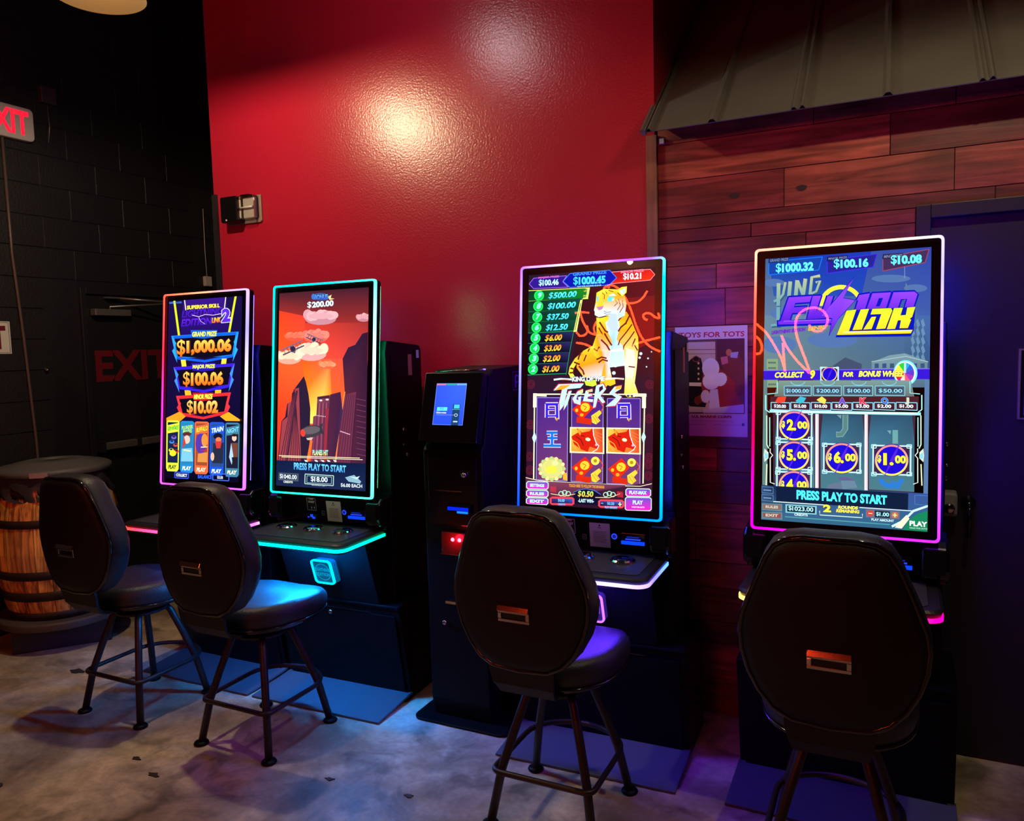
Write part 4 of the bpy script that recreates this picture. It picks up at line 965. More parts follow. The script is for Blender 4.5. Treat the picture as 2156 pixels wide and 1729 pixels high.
    # paws below
    A.poly([L((830, 50)), L((960, 40)), L((975, 100)), L((930, 120)), L((850, 105))], (200, 220, 60)); A.poly([L((1070, 30)), L((1180, 20)), L((1190, 90)), L((1130, 115)), L((1075, 95))], (240, 190, 40))
    A.poly([L((1300, 20)), L((1390, 20)), L((1450, 200)), L((1440, 245)), L((1330, 250)), L((1290, 210))], [(235, 225, 160), (235, 225, 160), (245, 205, 60), Y, Y, Y])
    for cx in (1335, 1380, 1425): A.ell(*L((cx, 225)), 16, 24, (40, 50, 110), 10)
    # roses at the sides
    for cx, cy in ((1580, 100), (1570, 1160), (1580, 950), (215, 90), (215, 1090), (210, 930), (1570, 1030), (215, 560), (1575, 500)):
        for r_ in (52, 36, 20): A.ring(*L((cx, cy)), r_, r_*1.1, 6, (110, 26, 44), 12)
    # reels
    for x0, x1, y0, y1 in ((290, 645, 245, 1215), (690, 1050, 240, 1235), (1098, 1475, 260, 1262)):
        A.poly([L((x0, y0)), L((x1, y0+4)), L((x1, y1)), L((x0, y1-14))], [(64, 30, 130), (66, 32, 130), (110, 55, 100), (100, 50, 96)])
        A.frame([L((x0, y0)), L((x1, y0+4)), L((x1, y1)), L((x0, y1-14))], 8, (150, 140, 220))
    A.frame([L((262, 205)), L((1525, 215)), L((1510, 1280)), L((262, 1215))], 16, (215, 220, 190)); 
    for a, b in (((245, 195), (400, 235)), ((1390, 200), (1545, 245))): A.poly([L(a), L((b[0], a[1]+8)), L(b), L((a[0], b[1]-8))], (230, 232, 190))
    for a, b in (((245, 195), (285, 360)), ((1495, 205), (1540, 375))): A.poly([L(a), L((b[0], a[1])), L(b), L((a[0], b[1]))], (225, 235, 200))
    for x_ in (265, 1515): A.poly([L((x_, 640)), L((x_+26, 710)), L((x_, 790)), L((x_-26, 715))], (190, 230, 220))
    # symbols
    def sun(dx, dy):
        for wd, c in ((52, (225, 205, 230)), (30, (50, 30, 215))):
            A.line([L((405+dx, 320+dy)), L((405+dx, 480+dy))], wd, c); A.line([L((390+dx, 325+dy)), L((535+dx, 325+dy))], wd, c); A.line([L((520+dx, 320+dy)), L((525+dx, 500+dy))], wd, c); A.line([L((410+dx, 460+dy)), L((525+dx, 460+dy))], wd*.7, c); A.line([L((410+dx, 385+dy)), L((490+dx, 385+dy))], wd*.6, c)
        A.poly([L((500+dx, 490+dy)), L((545+dx, 480+dy)), L((520+dx, 522+dy))], (200, 150, 80))
    sun(0, 0); sun(825, 10)
    for wd, c in ((48, (215, 200, 225)), (30, (20, 110, 225))):
        A.line([L((405, 655)), L((530, 655))], wd, c); A.line([L((415, 718)), L((530, 718))], wd, c); A.line([L((372, 805)), L((570, 808))], wd, c); A.line([L((468, 650)), L((468, 800))], wd, c)
    A.text('', (0, 0), (1, 1), 1, (0, 0, 0)) if False else None
    def pouch(dx, dy):
        A.poly([L((750+dx, 470+dy)), L((925+dx, 500+dy)), L((915+dx, 565+dy)), L((745+dx, 540+dy))], (200, 40, 20))
        A.poly([L((695+dx, 385+dy)), L((850+dx, 260+dy)), L((940+dx, 370+dy)), L((810+dx, 505+dy))], (225, 40, 14))
        A.ell(*L((845+dx, 362+dy)), 58, 56, (245, 200, 50), 12); A.ell(*L((748+dx, 396+dy)), 20, 24, (245, 180, 40), 8); A.ell(*L((806+dx, 450+dy)), 24, 22, (245, 160, 40), 8)
        A.line([L((820+dx, 340+dy)), L((860+dx, 360+dy)), L((835+dx, 395+dy))], 10, (190, 80, 20))
        A.line([L((920+dx, 300+dy)), L((1010+dx, 290+dy)), L((1055+dx, 360+dy)), L((1025+dx, 420+dy))], 10, (230, 80, 40))
        A.poly([L((915+dx, 460+dy)), L((1010+dx, 395+dy)), L((1035+dx, 430+dy)), L((990+dx, 480+dy)), L((1020+dx, 520+dy)), L((970+dx, 562+dy)), L((925+dx, 540+dy))], (240, 200, 60)); A.line([L((935+dx, 470+dy)), L((985+dx, 545+dy))], 7, (190, 130, 30)); A.line([L((960+dx, 455+dy)), L((1005+dx, 525+dy))], 6, (190, 130, 30))
        if dy: A.ell(*L((965+dx, 310+dy)), 52, 52, (235, 225, 80), 16); A.ell(*L((965+dx, 310+dy)), 22, 22, (170, 130, 30), 12)
    pouch(0, 0); pouch(0, 675); pouch(415, 695)
    def horse(dx, dy):
        A.poly([L((672+dx, 590+dy)), L((1065+dx, 598+dy)), L((1068+dx, 905+dy)), L((672+dx, 890+dy))], (215, 225, 180)); A.poly([L((690+dx, 608+dy)), L((1045+dx, 612+dy)), L((1050+dx, 888+dy)), L((690+dx, 872+dy))], [(235, 190, 70), (190, 50, 30), (220, 70, 40), (240, 150, 50)])
        A.poly([L((690+dx, 700+dy)), L((765+dx, 655+dy)), L((755+dx, 600+dy)), L((810+dx, 655+dy)), L((900+dx, 640+dy)), L((935+dx, 595+dy)), L((945+dx, 690+dy)), L((975+dx, 780+dy)), L((1005+dx, 810+dy)), L((985+dx, 845+dy)), L((900+dx, 820+dy)), L((880+dx, 880+dy)), L((800+dx, 850+dy)), L((720+dx, 790+dy))], [(200, 30, 14)]*14)
        A.line([L((935+dx, 595+dy)), L((945+dx, 690+dy)), L((975+dx, 780+dy)), L((1005+dx, 810+dy)), L((985+dx, 850+dy)), L((920+dx, 890+dy))], 10, (245, 235, 235))
        A.poly([L((760+dx, 640+dy)), L((770+dx, 605+dy)), L((800+dx, 660+dy)), L((790+dx, 690+dy))], (240, 150, 40)); A.ell(*L((880+dx, 735+dy)), 32, 22, (230, 225, 140), 12, 15); A.ell(*L((880+dx, 738+dy)), 20, 14, (210, 230, 235), 10)
        for q in ([(700, 740), (760, 780), (790, 840)], [(740, 700), (800, 740), (830, 810)], [(800, 690), (840, 700)], [(700, 800), (760, 860)]): A.line([L((a+dx, b+dy)) for a, b in q], 9, (90, 12, 20) if q[0][0] != 700 else (240, 170, 50))
        A.ell(*L((975+dx, 800+dy)), 16, 14, (230, 170, 190), 8)
        for k in range(3): A.line([L((950+dx, 640+30*k+dy)), L((1040+dx, 680+40*k+dy))], 7, (230, 110, 70))
    horse(0, 0); horse(418, 8)
    A.ell(*L((470, 1075)), 165, 150, (200, 60, 60), 28); A.ell(*L((470, 1075)), 155, 142, (190, 180, 110), 28); A.ell(*L((470, 1075)), 130, 118, (205, 205, 120), 24)
    for k in range(16): A.ell(*L((470+140*math.cos(k*.39), 1075+125*math.sin(k*.39))), 22, 22, (225, 230, 160) if k % 2 else (170, 200, 130), 8)
    A.poly([L((395, 1095)), L((430, 1040)), L((500, 1035)), L((540, 1090)), L((500, 1125)), L((420, 1125))], (225, 215, 70)); A.ell(*L((505, 1010)), 40, 32, (215, 220, 150), 12); A.line([L((400, 1090)), L((380, 1020)), L((415, 990))], 14, (220, 215, 100)); A.poly([L((600, 1130)), L((640, 1120)), L((648, 1210)), L((598, 1200))], (235, 170, 40))
    # logo
    A.text('KING OF THE', L((693, 62)), L((1066, 58)), 62, (225, 240, 245), bold=.05, out=(60, 60, 70), ow=.04)
    A.line([L((482, 38)), L((560, 28)), L((688, 36))], 22, (215, 235, 240)); A.line([L((1072, 34)), L((1180, 26)), L((1288, 34))], 20, (225, 235, 225)); A.line([L((570, 38)), L((660, 38))], 8, (230, 110, 40)); A.line([L((1190, 34)), L((1280, 34))], 8, (230, 120, 50))
    for wd, cT in ((1, (180, 40, 60)), (0, (190, 232, 235))):
        e = 10*wd
        def G(pts, c2=None): A.poly([L((x_+(-e if x_ < 850 else e)*.6, y_+(e if y_ > 220 else -e))) for x_, y_ in pts], cT if wd or not c2 else c2)
        G([(480, 165), (540, 92), (830, 84), (790, 135), (640, 150), (600, 340), (555, 400), (548, 300), (580, 150)]); 
        G([(655, 175), (690, 168), (640, 330), (600, 395), (610, 300)])
        G([(820, 150), (760, 175), (700, 260), (720, 310), (790, 335), (800, 230), (765, 245), (770, 280), (745, 270), (750, 230), (820, 190)])
        G([(925, 150), (850, 170), (820, 290), (930, 300), (938, 270), (870, 262), (875, 240), (925, 225), (925, 205), (880, 205), (885, 185), (930, 180)])
        G([(970, 110), (1050, 85), (1085, 150), (1020, 230), (1075, 300), (1045, 318), (990, 250), (965, 360), (935, 370), (955, 200)])
        G([(1262, 110), (1180, 125), (1120, 200), (1200, 250), (1130, 310), (1080, 355), (1190, 345), (1265, 240), (1180, 195), (1255, 150)])
        if not wd:
            A.poly([L((500, 160)), L((560, 105)), L((680, 98)), L((600, 150))], (235, 160, 40)); A.poly([L((1262, 112)), L((1200, 122)), L((1185, 160)), L((1250, 150))], (240, 170, 40)); A.poly([L((1005, 130)), L((1045, 110)), L((1050, 150)), L((1005, 190))], (60, 20, 50))
            A.poly([L((860, 175)), L((925, 155)), L((920, 175)), L((870, 190))], (245, 190, 60)); A.poly([L((790, 165)), L((820, 155)), L((815, 185)), L((775, 200))], (245, 210, 90))
    # bottom controls
    A.poly([L((150, 1165)), L((300, 1200)), L((440, 1222)), L((1310, 1265)), L((1640, 1240)), L((1640, 1620)), L((150, 1520))], [(90, 40, 70), (80, 34, 66), (120, 56, 84), (110, 50, 80), (60, 26, 50), (44, 14, 30), (40, 16, 40)])
    A.line([L((172, 1175)), L((300, 1205)), L((440, 1222))], 8, (240, 220, 190)); A.line([L((1310, 1275)), L((1480, 1280)), L((1612, 1250))], 8, (240, 220, 190))
    A.text('TOUCH HERE TO FOLLOW THE BANANAS', L((668, 1285)), L((1072, 1305)), 38, (215, 150, 50), bold=.03)
    def btn(x0, x1, y0, y1, tx, h_, sl=6):
        A.poly([L((x0, y0+20)), L((x0+20, y0)), L((x1-20, y0+sl)), L((x1, y0+20+sl)), L((x1, y1-20+sl)), L((x1-20, y1+sl)), L((x0+20, y1)), L((x0, y1-20))], (190, 220, 200))
        A.poly([L((x0+10, y0+24)), L((x0+26, y0+10)), L((x1-26, y0+10+sl)), L((x1-10, y0+24+sl)), L((x1-10, y1-24+sl)), L((x1-26, y1-10+sl)), L((x0+26, y1-10)), L((x0+10, y1-24))], [(110, 70, 190), (110, 70, 190), (110, 70, 190), (110, 70, 190), (215, 30, 190), (215, 30, 190), (215, 30, 190), (215, 30, 190)])
        if tx: A.text(tx, L((x0+44, (y0+y1)/2+h_*.5)), L((x1-50, (y0+y1)/2+h_*.5+sl)), h_*1.06, (180, 240, 250), bold=.045)
    btn(178, 436, 1215, 1310, 'SETTINGS', 38); btn(178, 436, 1315, 1400, 'RULES', 36); btn(178, 436, 1402, 1488, 'EXIT', 38)
    btn(1312, 1604, 1300, 1398, 'PLAY-MAX', 42); btn(1306, 1612, 1400, 1560, '', 50)
    A.text('PLAY', L((1396, 1488)), L((1512, 1492)), 52, (180, 235, 250), bold=.04); A.text('HOLD FOR AUTO', L((1386, 1526)), L((1530, 1532)), 20, (225, 210, 225), bold=.03)
    A.poly([L((720, 1350)), L((790, 1312)), L((870, 1305)), L((960, 1325)), L((1025, 1370)), L((1020, 1500)), L((730, 1480))], (14, 12, 40)); A.line([L((715, 1350)), L((790, 1315)), L((870, 1307)), L((960, 1327)), L((1030, 1372))], 8, (70, 110, 210))
    A.text('$0.50', L((768, 1398)), L((944, 1402)), 72, (170, 240, 120), (245, 180, 50), bold=.03, shear=.1); A.text('-LAST WIN-', L((775, 1462)), L((955, 1470)), 46, (190, 225, 235), bold=.035)
    for x0, x1, y0 in ((450, 732, 1395), (1003, 1300, 1428)):
        A.poly([L((x0, y0+20)), L((x0+26, y0)), L((x1-26, y0+6)), L((x1, y0+26)), L((x1, y0+84)), L((x1-26, y0+104)), L((x0+26, y0+96)), L((x0, y0+76))], (230, 60, 80)); A.poly([L((x0+22, y0+22)), L((x1-22, y0+28)), L((x1-22, y0+80)), L((x0+22, y0+76))], [(40, 50, 110), (60, 90, 190), (40, 40, 100), (20, 20, 60)])
    A.text('$0.00', L((545, 1455)), L((620, 1458)), 36, (120, 200, 245), bold=.02); A.text('CREDITS', L((545, 1495)), L((628, 1498)), 26, (80, 170, 240), bold=.03)
    A.text('$0.50', L((1106, 1492)), L((1186, 1496)), 36, (120, 200, 245), bold=.02); A.text('PLAY AMOUNT', L((1080, 1532)), L((1222, 1540)), 28, (80, 190, 245), bold=.03)
    A.line([L((1232, 1484)), L((1270, 1488))], 12, (240, 220, 140)); A.line([L((1250, 1462)), L((1252, 1510))], 12, (240, 220, 140)); A.line([L((1036, 1472)), L((1060, 1474))], 10, (120, 180, 235))
    for x_, s_ in ((620, 1), (1130, -1)):
        for dx in (-40, 0, 40): A.ring(*L((x_+dx, 1350+(12 if x_ > 800 else 0)+abs(dx)*.3)), 34, 32, 10, (170, 220, 190), 14)
        A.line([L((x_-160, 1362+(x_ > 800)*44)), L((x_, 1390+(x_ > 800)*20)), L((x_+120, 1365))], 8, (240, 210, 150))
    for cx, cy in ((490, 1310), (1252, 1372)):
        for k in range(-2, 3): A.line([L((cx-36, cy+k*12-10)), L((cx+36, cy+k*12+12))], 5, (205, 40, 60)); A.line([L((cx+k*13, cy-34)), L((cx+k*13, cy+34))], 5, (205, 40, 60))
    return A

def art4():
    A = Art([(1613.9, 544.3), (1960.8, 519.8), (1950, 1117), (1603.7, 1091.8)], (1570, 480), .2041)
    def B(p): return (p[0], p[1]+1568)
    A.poly([(150, 150), (1950, 150), (1930, 900), (150, 900)], [(60, 84, 130), (40, 60, 150), (56, 80, 150), (84, 110, 140)])
    A.poly([(250, 250), (1300, 200), (1200, 700), (300, 700)], [(24, 50, 150), (24, 50, 160), (30, 64, 165), (40, 80, 150)])
    A.poly([(150, 900), (1930, 900), (1900, 1560), (150, 1560)], [(92, 120, 140), (60, 90, 150), (56, 84, 110), (96, 120, 120)])
    for cx, cy, rx, ry in ((300, 560, 110, 40), (420, 880, 160, 60), (1500, 520, 200, 40), (1750, 620, 120, 40), (900, 1150, 260, 80), (350, 1200, 180, 90)): A.ell(cx, cy, rx, ry, (74, 104, 156), 16)
    # tall dark headland and street buildings
    A.poly([(1640, 640), (1650, 560), (1700, 640), (1760, 860), (1900, 1240), (1890, 1500), (1640, 1560)], [(70, 96, 140), (80, 110, 150), (70, 100, 140), (60, 92, 140), (50, 80, 130), (46, 74, 110), (50, 76, 110)])
    for k in range(5):
        for j in range(3): A.poly([(1700+52*j, 960+90*k), (1722+52*j, 930+90*k), (1744+52*j, 1000+90*k), (1716+52*j, 1030+90*k)], (92, 126, 160))
    A.line([(1640, 400), (1640, 520)], 5, (120, 150, 190))
    A.poly([(1300, 1380), (1480, 1310), (1640, 1290), (1870, 1370), (1870, 1640), (1290, 1640)], [(100, 130, 140), (110, 140, 150), (115, 145, 150), (96, 124, 140), (70, 96, 120), (80, 106, 120)])
    for k in range(7): A.poly([(1330+78*k, 1395), (1372+78*k, 1392), (1372+78*k, 1440), (1330+78*k, 1442)], (50, 74, 110)); 
    A.line([(1300, 1375), (1650, 1320), (1875, 1378)], 8, (150, 175, 180))
    A.poly([(1030, 1330), (1200, 1400), (1180, 1640), (780, 1640), (640, 1500), (900, 1420)], (60, 70, 96))
    A.poly([(225, 1345), (340, 1345), (340, 1640), (218, 1640)], (120, 145, 110)); 
    for k in range(5):
        for j in range(4): A.rect(242+20*j, 1375+56*k, 256+20*j, 1394+56*k, (60, 84, 90))
    A.poly([(190, 1450), (230, 1440), (228, 3000), (170, 3000)], (90, 120, 120)); A.poly([(1840, 1560), (1900, 1560), (1890, 3000), (1820, 3000)], (80, 110, 150))
    # prize boxes
    for (x0, y0, x1, y1, c, tc_, tx, lab) in ((250, 300, 800, 290, (20, 60, 150), (20, 110, 235), '$1000.32', 'GRAND PRIZE'), (850, 285, 1358, 262, (34, 30, 130), (60, 40, 215), '$100.16', 'MAJOR PRIZE'), (1418, 262, 1890, 215, (60, 40, 80), (150, 60, 80), '$10.08', 'MINOR PRIZE')):
        P = [(x0, y0+45), (x1, y1+5), (x1-40, y1+140), (x0, y0+180)]
        A.poly(P, c); A.frame(P, 8, tc_); A.poly([(x0, y0+8), (x0+210, y0-6), (x0+200, y0+48), (x0-6, y0+58)], lerp(c, (20, 20, 40), .5)); A.text(lab, (x0+10, y0+48), (x0+198, y0+34), 30, (110, 120, 160), bold=.02, shear=.1)
    A.text('$1000.32', (322, 460), (708, 436), 92, (100, 245, 255), bold=.05); A.text('$100.16', (916, 416), (1270, 400), 92, (100, 245, 255), bold=.05); A.text('$10.08', (1500, 378), (1816, 362), 92, (100, 245, 255), bold=.05)
    # KING lettering (tall art deco letters)
    for off, c, c2 in (((8, 14), (50, 76, 110), (50, 76, 110)), ((0, 0), (170, 180, 140), (100, 150, 160))):
        ox, oy = off
        def S(pts, wd=38): A.line([(a+ox, b+oy) for a, b in pts], wd, [lerp(c, c2, min(1, max(0, (b-500)/280))) for a, b in pts])
        S([(350, 565), (345, 800)]); S([(420, 555), (395, 680), (355, 730), (300, 755)], 26); S([(470, 548), (455, 700)]); S([(540, 535), (525, 700)]); S([(545, 540), (600, 690)], 30); S([(625, 520), (600, 690)])
        S([(775, 490), (690, 505), (670, 690)], 30); S([(670, 680), (735, 650), (775, 540), (730, 560)], 24)
        S([(345, 810), (345, 1010)]); S([(270, 1000), (420, 985)], 24)
    A.text('LIGHTNING EDITION', (275, 1095), (620, 1060), 38, (110, 40, 190), bold=.04, shear=.1, out=(40, 30, 110), ow=.03); A.text('LINK', (650, 1058), (830, 1035), 40, (220, 160, 60), bold=.04, shear=.1)
    # ring and FUSION LINK logo
    A.ring(990, 800, 225, 215, 44, (240, 235, 60), 40, 180, 345, (250, 200, 60))
    blue = (10, 20, 170)
    P = [(430, 705), (880, 685), (1000, 640), (1490, 650), (1780, 650), (1740, 840), (1700, 1050), (1000, 1080), (330, 1010)]
    def stroke(pts, wd, c, c2=None): A.line(pts, wd, c if not c2 else [lerp(c, c2, min(1, max(0, (b-690)/260))) for a, b in pts])
    FP = [[(455, 712), (690, 698), (668, 760), (520, 770), (505, 815), (640, 808), (620, 865), (487, 875), (460, 955), (365, 962)],
          [(700, 698), (785, 695), (735, 850), (800, 850), (850, 700), (910, 698), (830, 925), (640, 940)],
          [(1175, 690), (1285, 672), (1225, 862), (1120, 880), (1165, 745), (1150, 742)],
          [(1310, 672), (1500, 662), (1440, 850), (1240, 862)],
          [(1525, 662), (1740, 655), (1770, 682), (1720, 840), (1630, 845), (1665, 730), (1600, 733), (1560, 850), (1460, 855)]]
    for q in FP: A.poly(q, blue); A.line(q+[q[0], q[1]], 34, blue)
    A.line([(330, 980), (900, 965)], 66, blue)
    bolt = [(1120, 515), (1010, 720), (1130, 745), (960, 930), (870, 1095), (900, 930), (790, 900), (930, 740)]
    A.poly([(a+(a-990)*.08, b+(b-800)*.08) for a, b in bolt], blue)
    for q in FP: A.poly(q, [lerp((135, 60, 230), (85, 28, 200), min(1, max(0, (b-690)/230))) for a, b in q])
    A.poly([(1375, 722), (1418, 720), (1385, 805), (1345, 808)], blue)
    A.line([(345, 975), (890, 960)], 34, (110, 40, 215)); A.line([(400, 957), (890, 943)], 8, (150, 90, 240))
    A.poly(bolt, [(120, 60, 190), (130, 60, 215), (140, 70, 225), (110, 50, 220), (90, 30, 180), (110, 50, 215), (120, 60, 215), (130, 60, 225)])
    A.poly([(1040, 850), (1750, 810), (1730, 1060), (1700, 1115), (930, 1125), (960, 1060)], blue)
    for q in ([(1045, 850), (1145, 838), (1068, 1062), (1720, 1048), (1700, 1085), (945, 1100)], [(1190, 838), (1275, 832), (1200, 1045), (1105, 1050)],
              [(1310, 832), (1500, 825), (1512, 850), (1440, 1035), (1345, 1042), (1400, 885), (1290, 890)], [(1300, 915), (1348, 912), (1300, 1040), (1215, 1045)],
              [(1530, 825), (1620, 822), (1595, 900), (1650, 895), (1665, 820), (1748, 812), (1715, 915), (1690, 935), (1705, 945), (1670, 1030), (1585, 1032), (1600, 950), (1570, 950), (1540, 1038), (1455, 1042)]):
        A.line(q+[q[0], q[1]], 10, (20, 20, 60)); A.poly(q, [lerp((205, 238, 50), (245, 205, 40), min(1, max(0, (b-850)/150))) for a, b in q])
    A.line([(1010, 1072), (1710, 1056)], 10, (250, 250, 170))
    # collect band
    A.poly([(150, 1465), (1930, 1445), (1930, 1555), (150, 1562)], (50, 20, 190)); A.line([(150, 1467), (1930, 1448)], 8, (120, 90, 240))
    A.text('COLLECT', (302, 1542), (596, 1538), 60, (235, 240, 90), bold=.05, shear=.2, out=(20, 20, 60), ow=.03); A.text('9', (664, 1552), (716, 1550), 90, (240, 225, 60), bold=.05, shear=.1, out=(30, 20, 60), ow=.04); A.text('FOR', (1004, 1532), (1112, 1530), 52, (235, 240, 90), bold=.05, shear=.2, out=(20, 20, 60), ow=.03)
    wc = [(200, 30, 60), (240, 140, 40), (240, 230, 60), (40, 190, 60), (40, 160, 200), (40, 90, 200), (90, 50, 190), (150, 50, 170), (220, 80, 110), (240, 200, 190)]
    A.ell(1645, 1492, 122, 132, (120, 220, 240), 28); A.ell(1640, 1492, 108, 118, (230, 240, 250), 26)
    for k in range(10):
        a0, a1 = k*36-20, k*36+16; A.poly([(1636, 1492)]+[(1636+98*math.cos(math.radians(a)), 1492+108*math.sin(math.radians(a))) for a in (a0, a0+18, a1)], wc[(k+6) % 10])
    A.poly([(1628, 1492), (1632, 1370), (1652, 1370), (1650, 1492)], (180, 200, 240)); A.poly([(1570, 1600), (1590, 1540), (1606, 1600), (1590, 1640)], (90, 60, 190))
    A.text('BONUS WHEEL', (1164, 1532), (1626, 1530), 62, (235, 240, 90), bold=.05, shear=.2, out=(20, 20, 60), ow=.03)
    def coin(cx, cy, rx, ry, v_, big=True):
        A.frame([(cx-rx*1.1, cy-ry*.95), (cx+rx*1.15, cy-ry*.9), (cx+rx*1.13, cy+ry*.95), (cx-rx*1.12, cy+ry*.88)], 14, (190, 240, 240))
        A.poly([(cx-rx*1.05, cy-ry*.88), (cx+rx*1.05, cy-ry*.85), (cx+rx*1.05, cy+ry*.88), (cx-rx*1.05, cy+ry*.85)], (60, 30, 60))
        for sx in (-1, 1):
            for sy in (-1, 1): A.frame([(cx+sx*rx*.92, cy+sy*ry*.78), (cx+sx*rx*1.2, cy+sy*ry*.78), (cx+sx*rx*1.2, cy+sy*ry*1.0), (cx+sx*rx*.92, cy+sy*ry*1.0)], 8, (170, 230, 240))
        A.ell(cx, cy, rx*1.04, ry*1.04, (26, 10, 130), 36); A.ring(cx, cy, rx, ry, rx*.12, (235, 130, 130), 40, 0, 360, (245, 225, 70)); A.ell(cx, cy, rx*.88, ry*.88, (26, 10, 190), 32)
        A.poly([(cx+rx*.55, cy-ry*1.2), (cx+rx*.12, cy+ry*.05), (cx-rx*.5, cy+ry*1.15), (cx-rx*.16, cy+ry*.25), (cx-.0, cy-ry*.2)], (80, 30, 200))
        if v_:
            A.text('$', (cx-rx*.85, cy+ry*.18), (cx-rx*.62, cy+ry*.18), ry*.52, (245, 240, 60), bold=.05, out=(30, 10, 90), ow=.04)
            A.text(v_[0]+'.', (cx-rx*.5, cy+ry*.32), (cx+rx*.12, cy+ry*.34), ry*.78, (245, 240, 60), (250, 215, 60), bold=.07, out=(30, 10, 90), ow=.04); A.text('00', (cx+rx*.2, cy+ry*.2), (cx+rx*.86, cy+ry*.22), ry*.52, (245, 240, 60), bold=.06, out=(30, 10, 90), ow=.04)
    coin(868, 1505, 78, 74, '')
    # reel area
    A.poly([B((350, 0)), B((1700, 0)), B((1760, 300)), B((260, 300))], [(110, 140, 130), (110, 140, 140), (80, 40, 50), (80, 30, 40)])
    A.poly([B((262, 165)), B((1780, 165)), B((1775, 310)), B((262, 305))], (70, 26, 34))
    for x0, x1, tx in ((405, 680, '$1000.00'), (702, 988, '$200.00'), (1014, 1308, '$100.00'), (1336, 1636, '$50.00')):
        A.poly([B((x0, 55)), B((x1, 55)), B((x1, 158)), B((x0, 155))], (60, 54, 70)); A.frame([B((x0, 58)), B((x1, 58)), B((x1, 156)), B((x0, 152))], 8, (110, 190, 210)); A.frame([B((x0+14, 72)), B((x1-14, 72)), B((x1-14, 142)), B((x0+14, 138))], 4, (80, 130, 150))
        A.text(tx, B((x0+(18 if len(tx) > 7 else 32), 126)), B((x1-24, 128)), 40, (130, 205, 235), bold=.02)
    for cx in (545, 850, 1170, 1480): A.ring(*B((cx, 10)), 76, 44, 9, (110, 180, 200), 16, 0, 180)
    for x0, x1, tx in ((270, 460, '$20.00'), (472, 668, '$15.00'), (682, 882, '$10.00'), (893, 1096, '$5.00'), (1106, 1312, '$3.00'), (1324, 1536, '$2.00'), (1548, 1762, '$1.00')):
        A.poly([B((x0, 226)), B((x1, 230)), B((x1, 308)), B((x0, 298))], (60, 24, 40)); A.frame([B((x0, 226)), B((x1, 230)), B((x1, 308)), B((x0, 298))], 8, (130, 200, 220)); A.text(tx, B((x0+30, 280)), B((x1-38, 284)), 34, (225, 240, 245), bold=.03)
    A.poly([B((315, 215)), B((340, 170)), B((425, 165)), B((410, 225)), B((340, 235))], (225, 60, 40)); A.poly([B((520, 210)), B((570, 165)), B((630, 180)), B((600, 230)), B((560, 240))], (60, 170, 190)); A.poly([B((735, 200)), B((790, 165)), B((835, 200)), B((820, 245)), B((770, 225))], (225, 205, 80))
    for tx, x0, x1, c in (('A', 960, 1036, (110, 60, 190)), ('K', 1176, 1252, (225, 40, 70)), ('Q', 1395, 1468, (30, 110, 200)), ('J', 1640, 1680, (190, 200, 170))): A.text(tx, B((x0, 246)), B((x1, 248)), 70, c, bold=.05, out=(200, 220, 230), ow=.03)
    # reel windows
    A.poly([B((290, 318)), B((1745, 345)), B((1725, 1150)), B((290, 1090))], (60, 36, 52))
    for x0, x1 in ((310, 712), (775, 1222), (1268, 1730)):
        A.poly([B((x0+24, 345)), B((x1-20, 352)), B((x1, 600)), B((x1, 1145)), B((x0, 1120)), B((x0, 600))], [(40, 70, 96), (40, 70, 96), (56, 104, 130), (66, 110, 120), (66, 110, 120), (56, 104, 130)])
    A.line([B((1030, 352)), B((1028, 500)), B((990, 555)), B((935, 555))], 60, (110, 150, 150)); A.line([B((1030, 352)), B((1028, 500)), B((990, 555)), B((940, 555))], 42, (80, 118, 118)); A.poly([B((940, 355)), B((990, 355)), B((985, 395))], (110, 140, 140))
    A.line([B((1538, 510)), B((1538, 650))], 56, (96, 150, 150)); A.poly([B((1455, 515)), B((1495, 515)), B((1490, 555))], (110, 150, 150)); A.ring(*B((1495, 1010)), 130, 100, 50, (40, 110, 190), 24, 0, 180); A.line([B((1500, 1040)), B((1580, 1110))], 34, (40, 110, 190))
    A.ell(*B((990, 1110)), 160, 60, (92, 104, 130), 20, 0, 180, 360); A.ell(*B((1040, 1020)), 90, 24, (90, 84, 130), 14, 10); A.poly([B((980, 1030)), B((1120, 1030)), B((1150, 1100)), B((1000, 1120))], (92, 120, 140))
    for x_ in (740, 1242): A.line([B((x_, 345)), B((x_-4, 1130))], 34, (205, 195, 205)); A.line([B((x_-6, 345)), B((x_-12, 1130))], 10, (245, 220, 215))
    A.line([B((255, 315)), B((1800, 345))], 30, (150, 215, 215)); A.line([B((300, 318)), B((1760, 342))], 10, (245, 245, 230))
    for x_, s_ in ((245, 1), (1780, -1)):
        A.line([B((x_-s_*30, 150)), B((x_-s_*30, 300)), B((x_+s_*10, 330))], 12, (150, 220, 215)); A.line([B((x_-s_*12, 140)), B((x_+s_*90, 130)), B((x_+s_*90, 10))], 10, (140, 210, 210))
        A.line([B((x_-s_*20, 360)), B((x_-s_*20, 660)), B((x_, 700))], 12, (190, 215, 190)); A.line([B((x_+s_*10, 380)), B((x_+s_*10, 680))], 10, (160, 220, 220)); A.line([B((x_+s_*14, 700)), B((x_+s_*14, 740)), B((x_+s_*40, 770)), B((x_+s_*14, 800)), B((x_+s_*14, 1050)), B((x_+s_*60, 1065))], 9, (215, 235, 230)); A.line([B((x_-s_*20, 860)), B((x_-s_*28, 1080))], 12, (215, 225, 180))
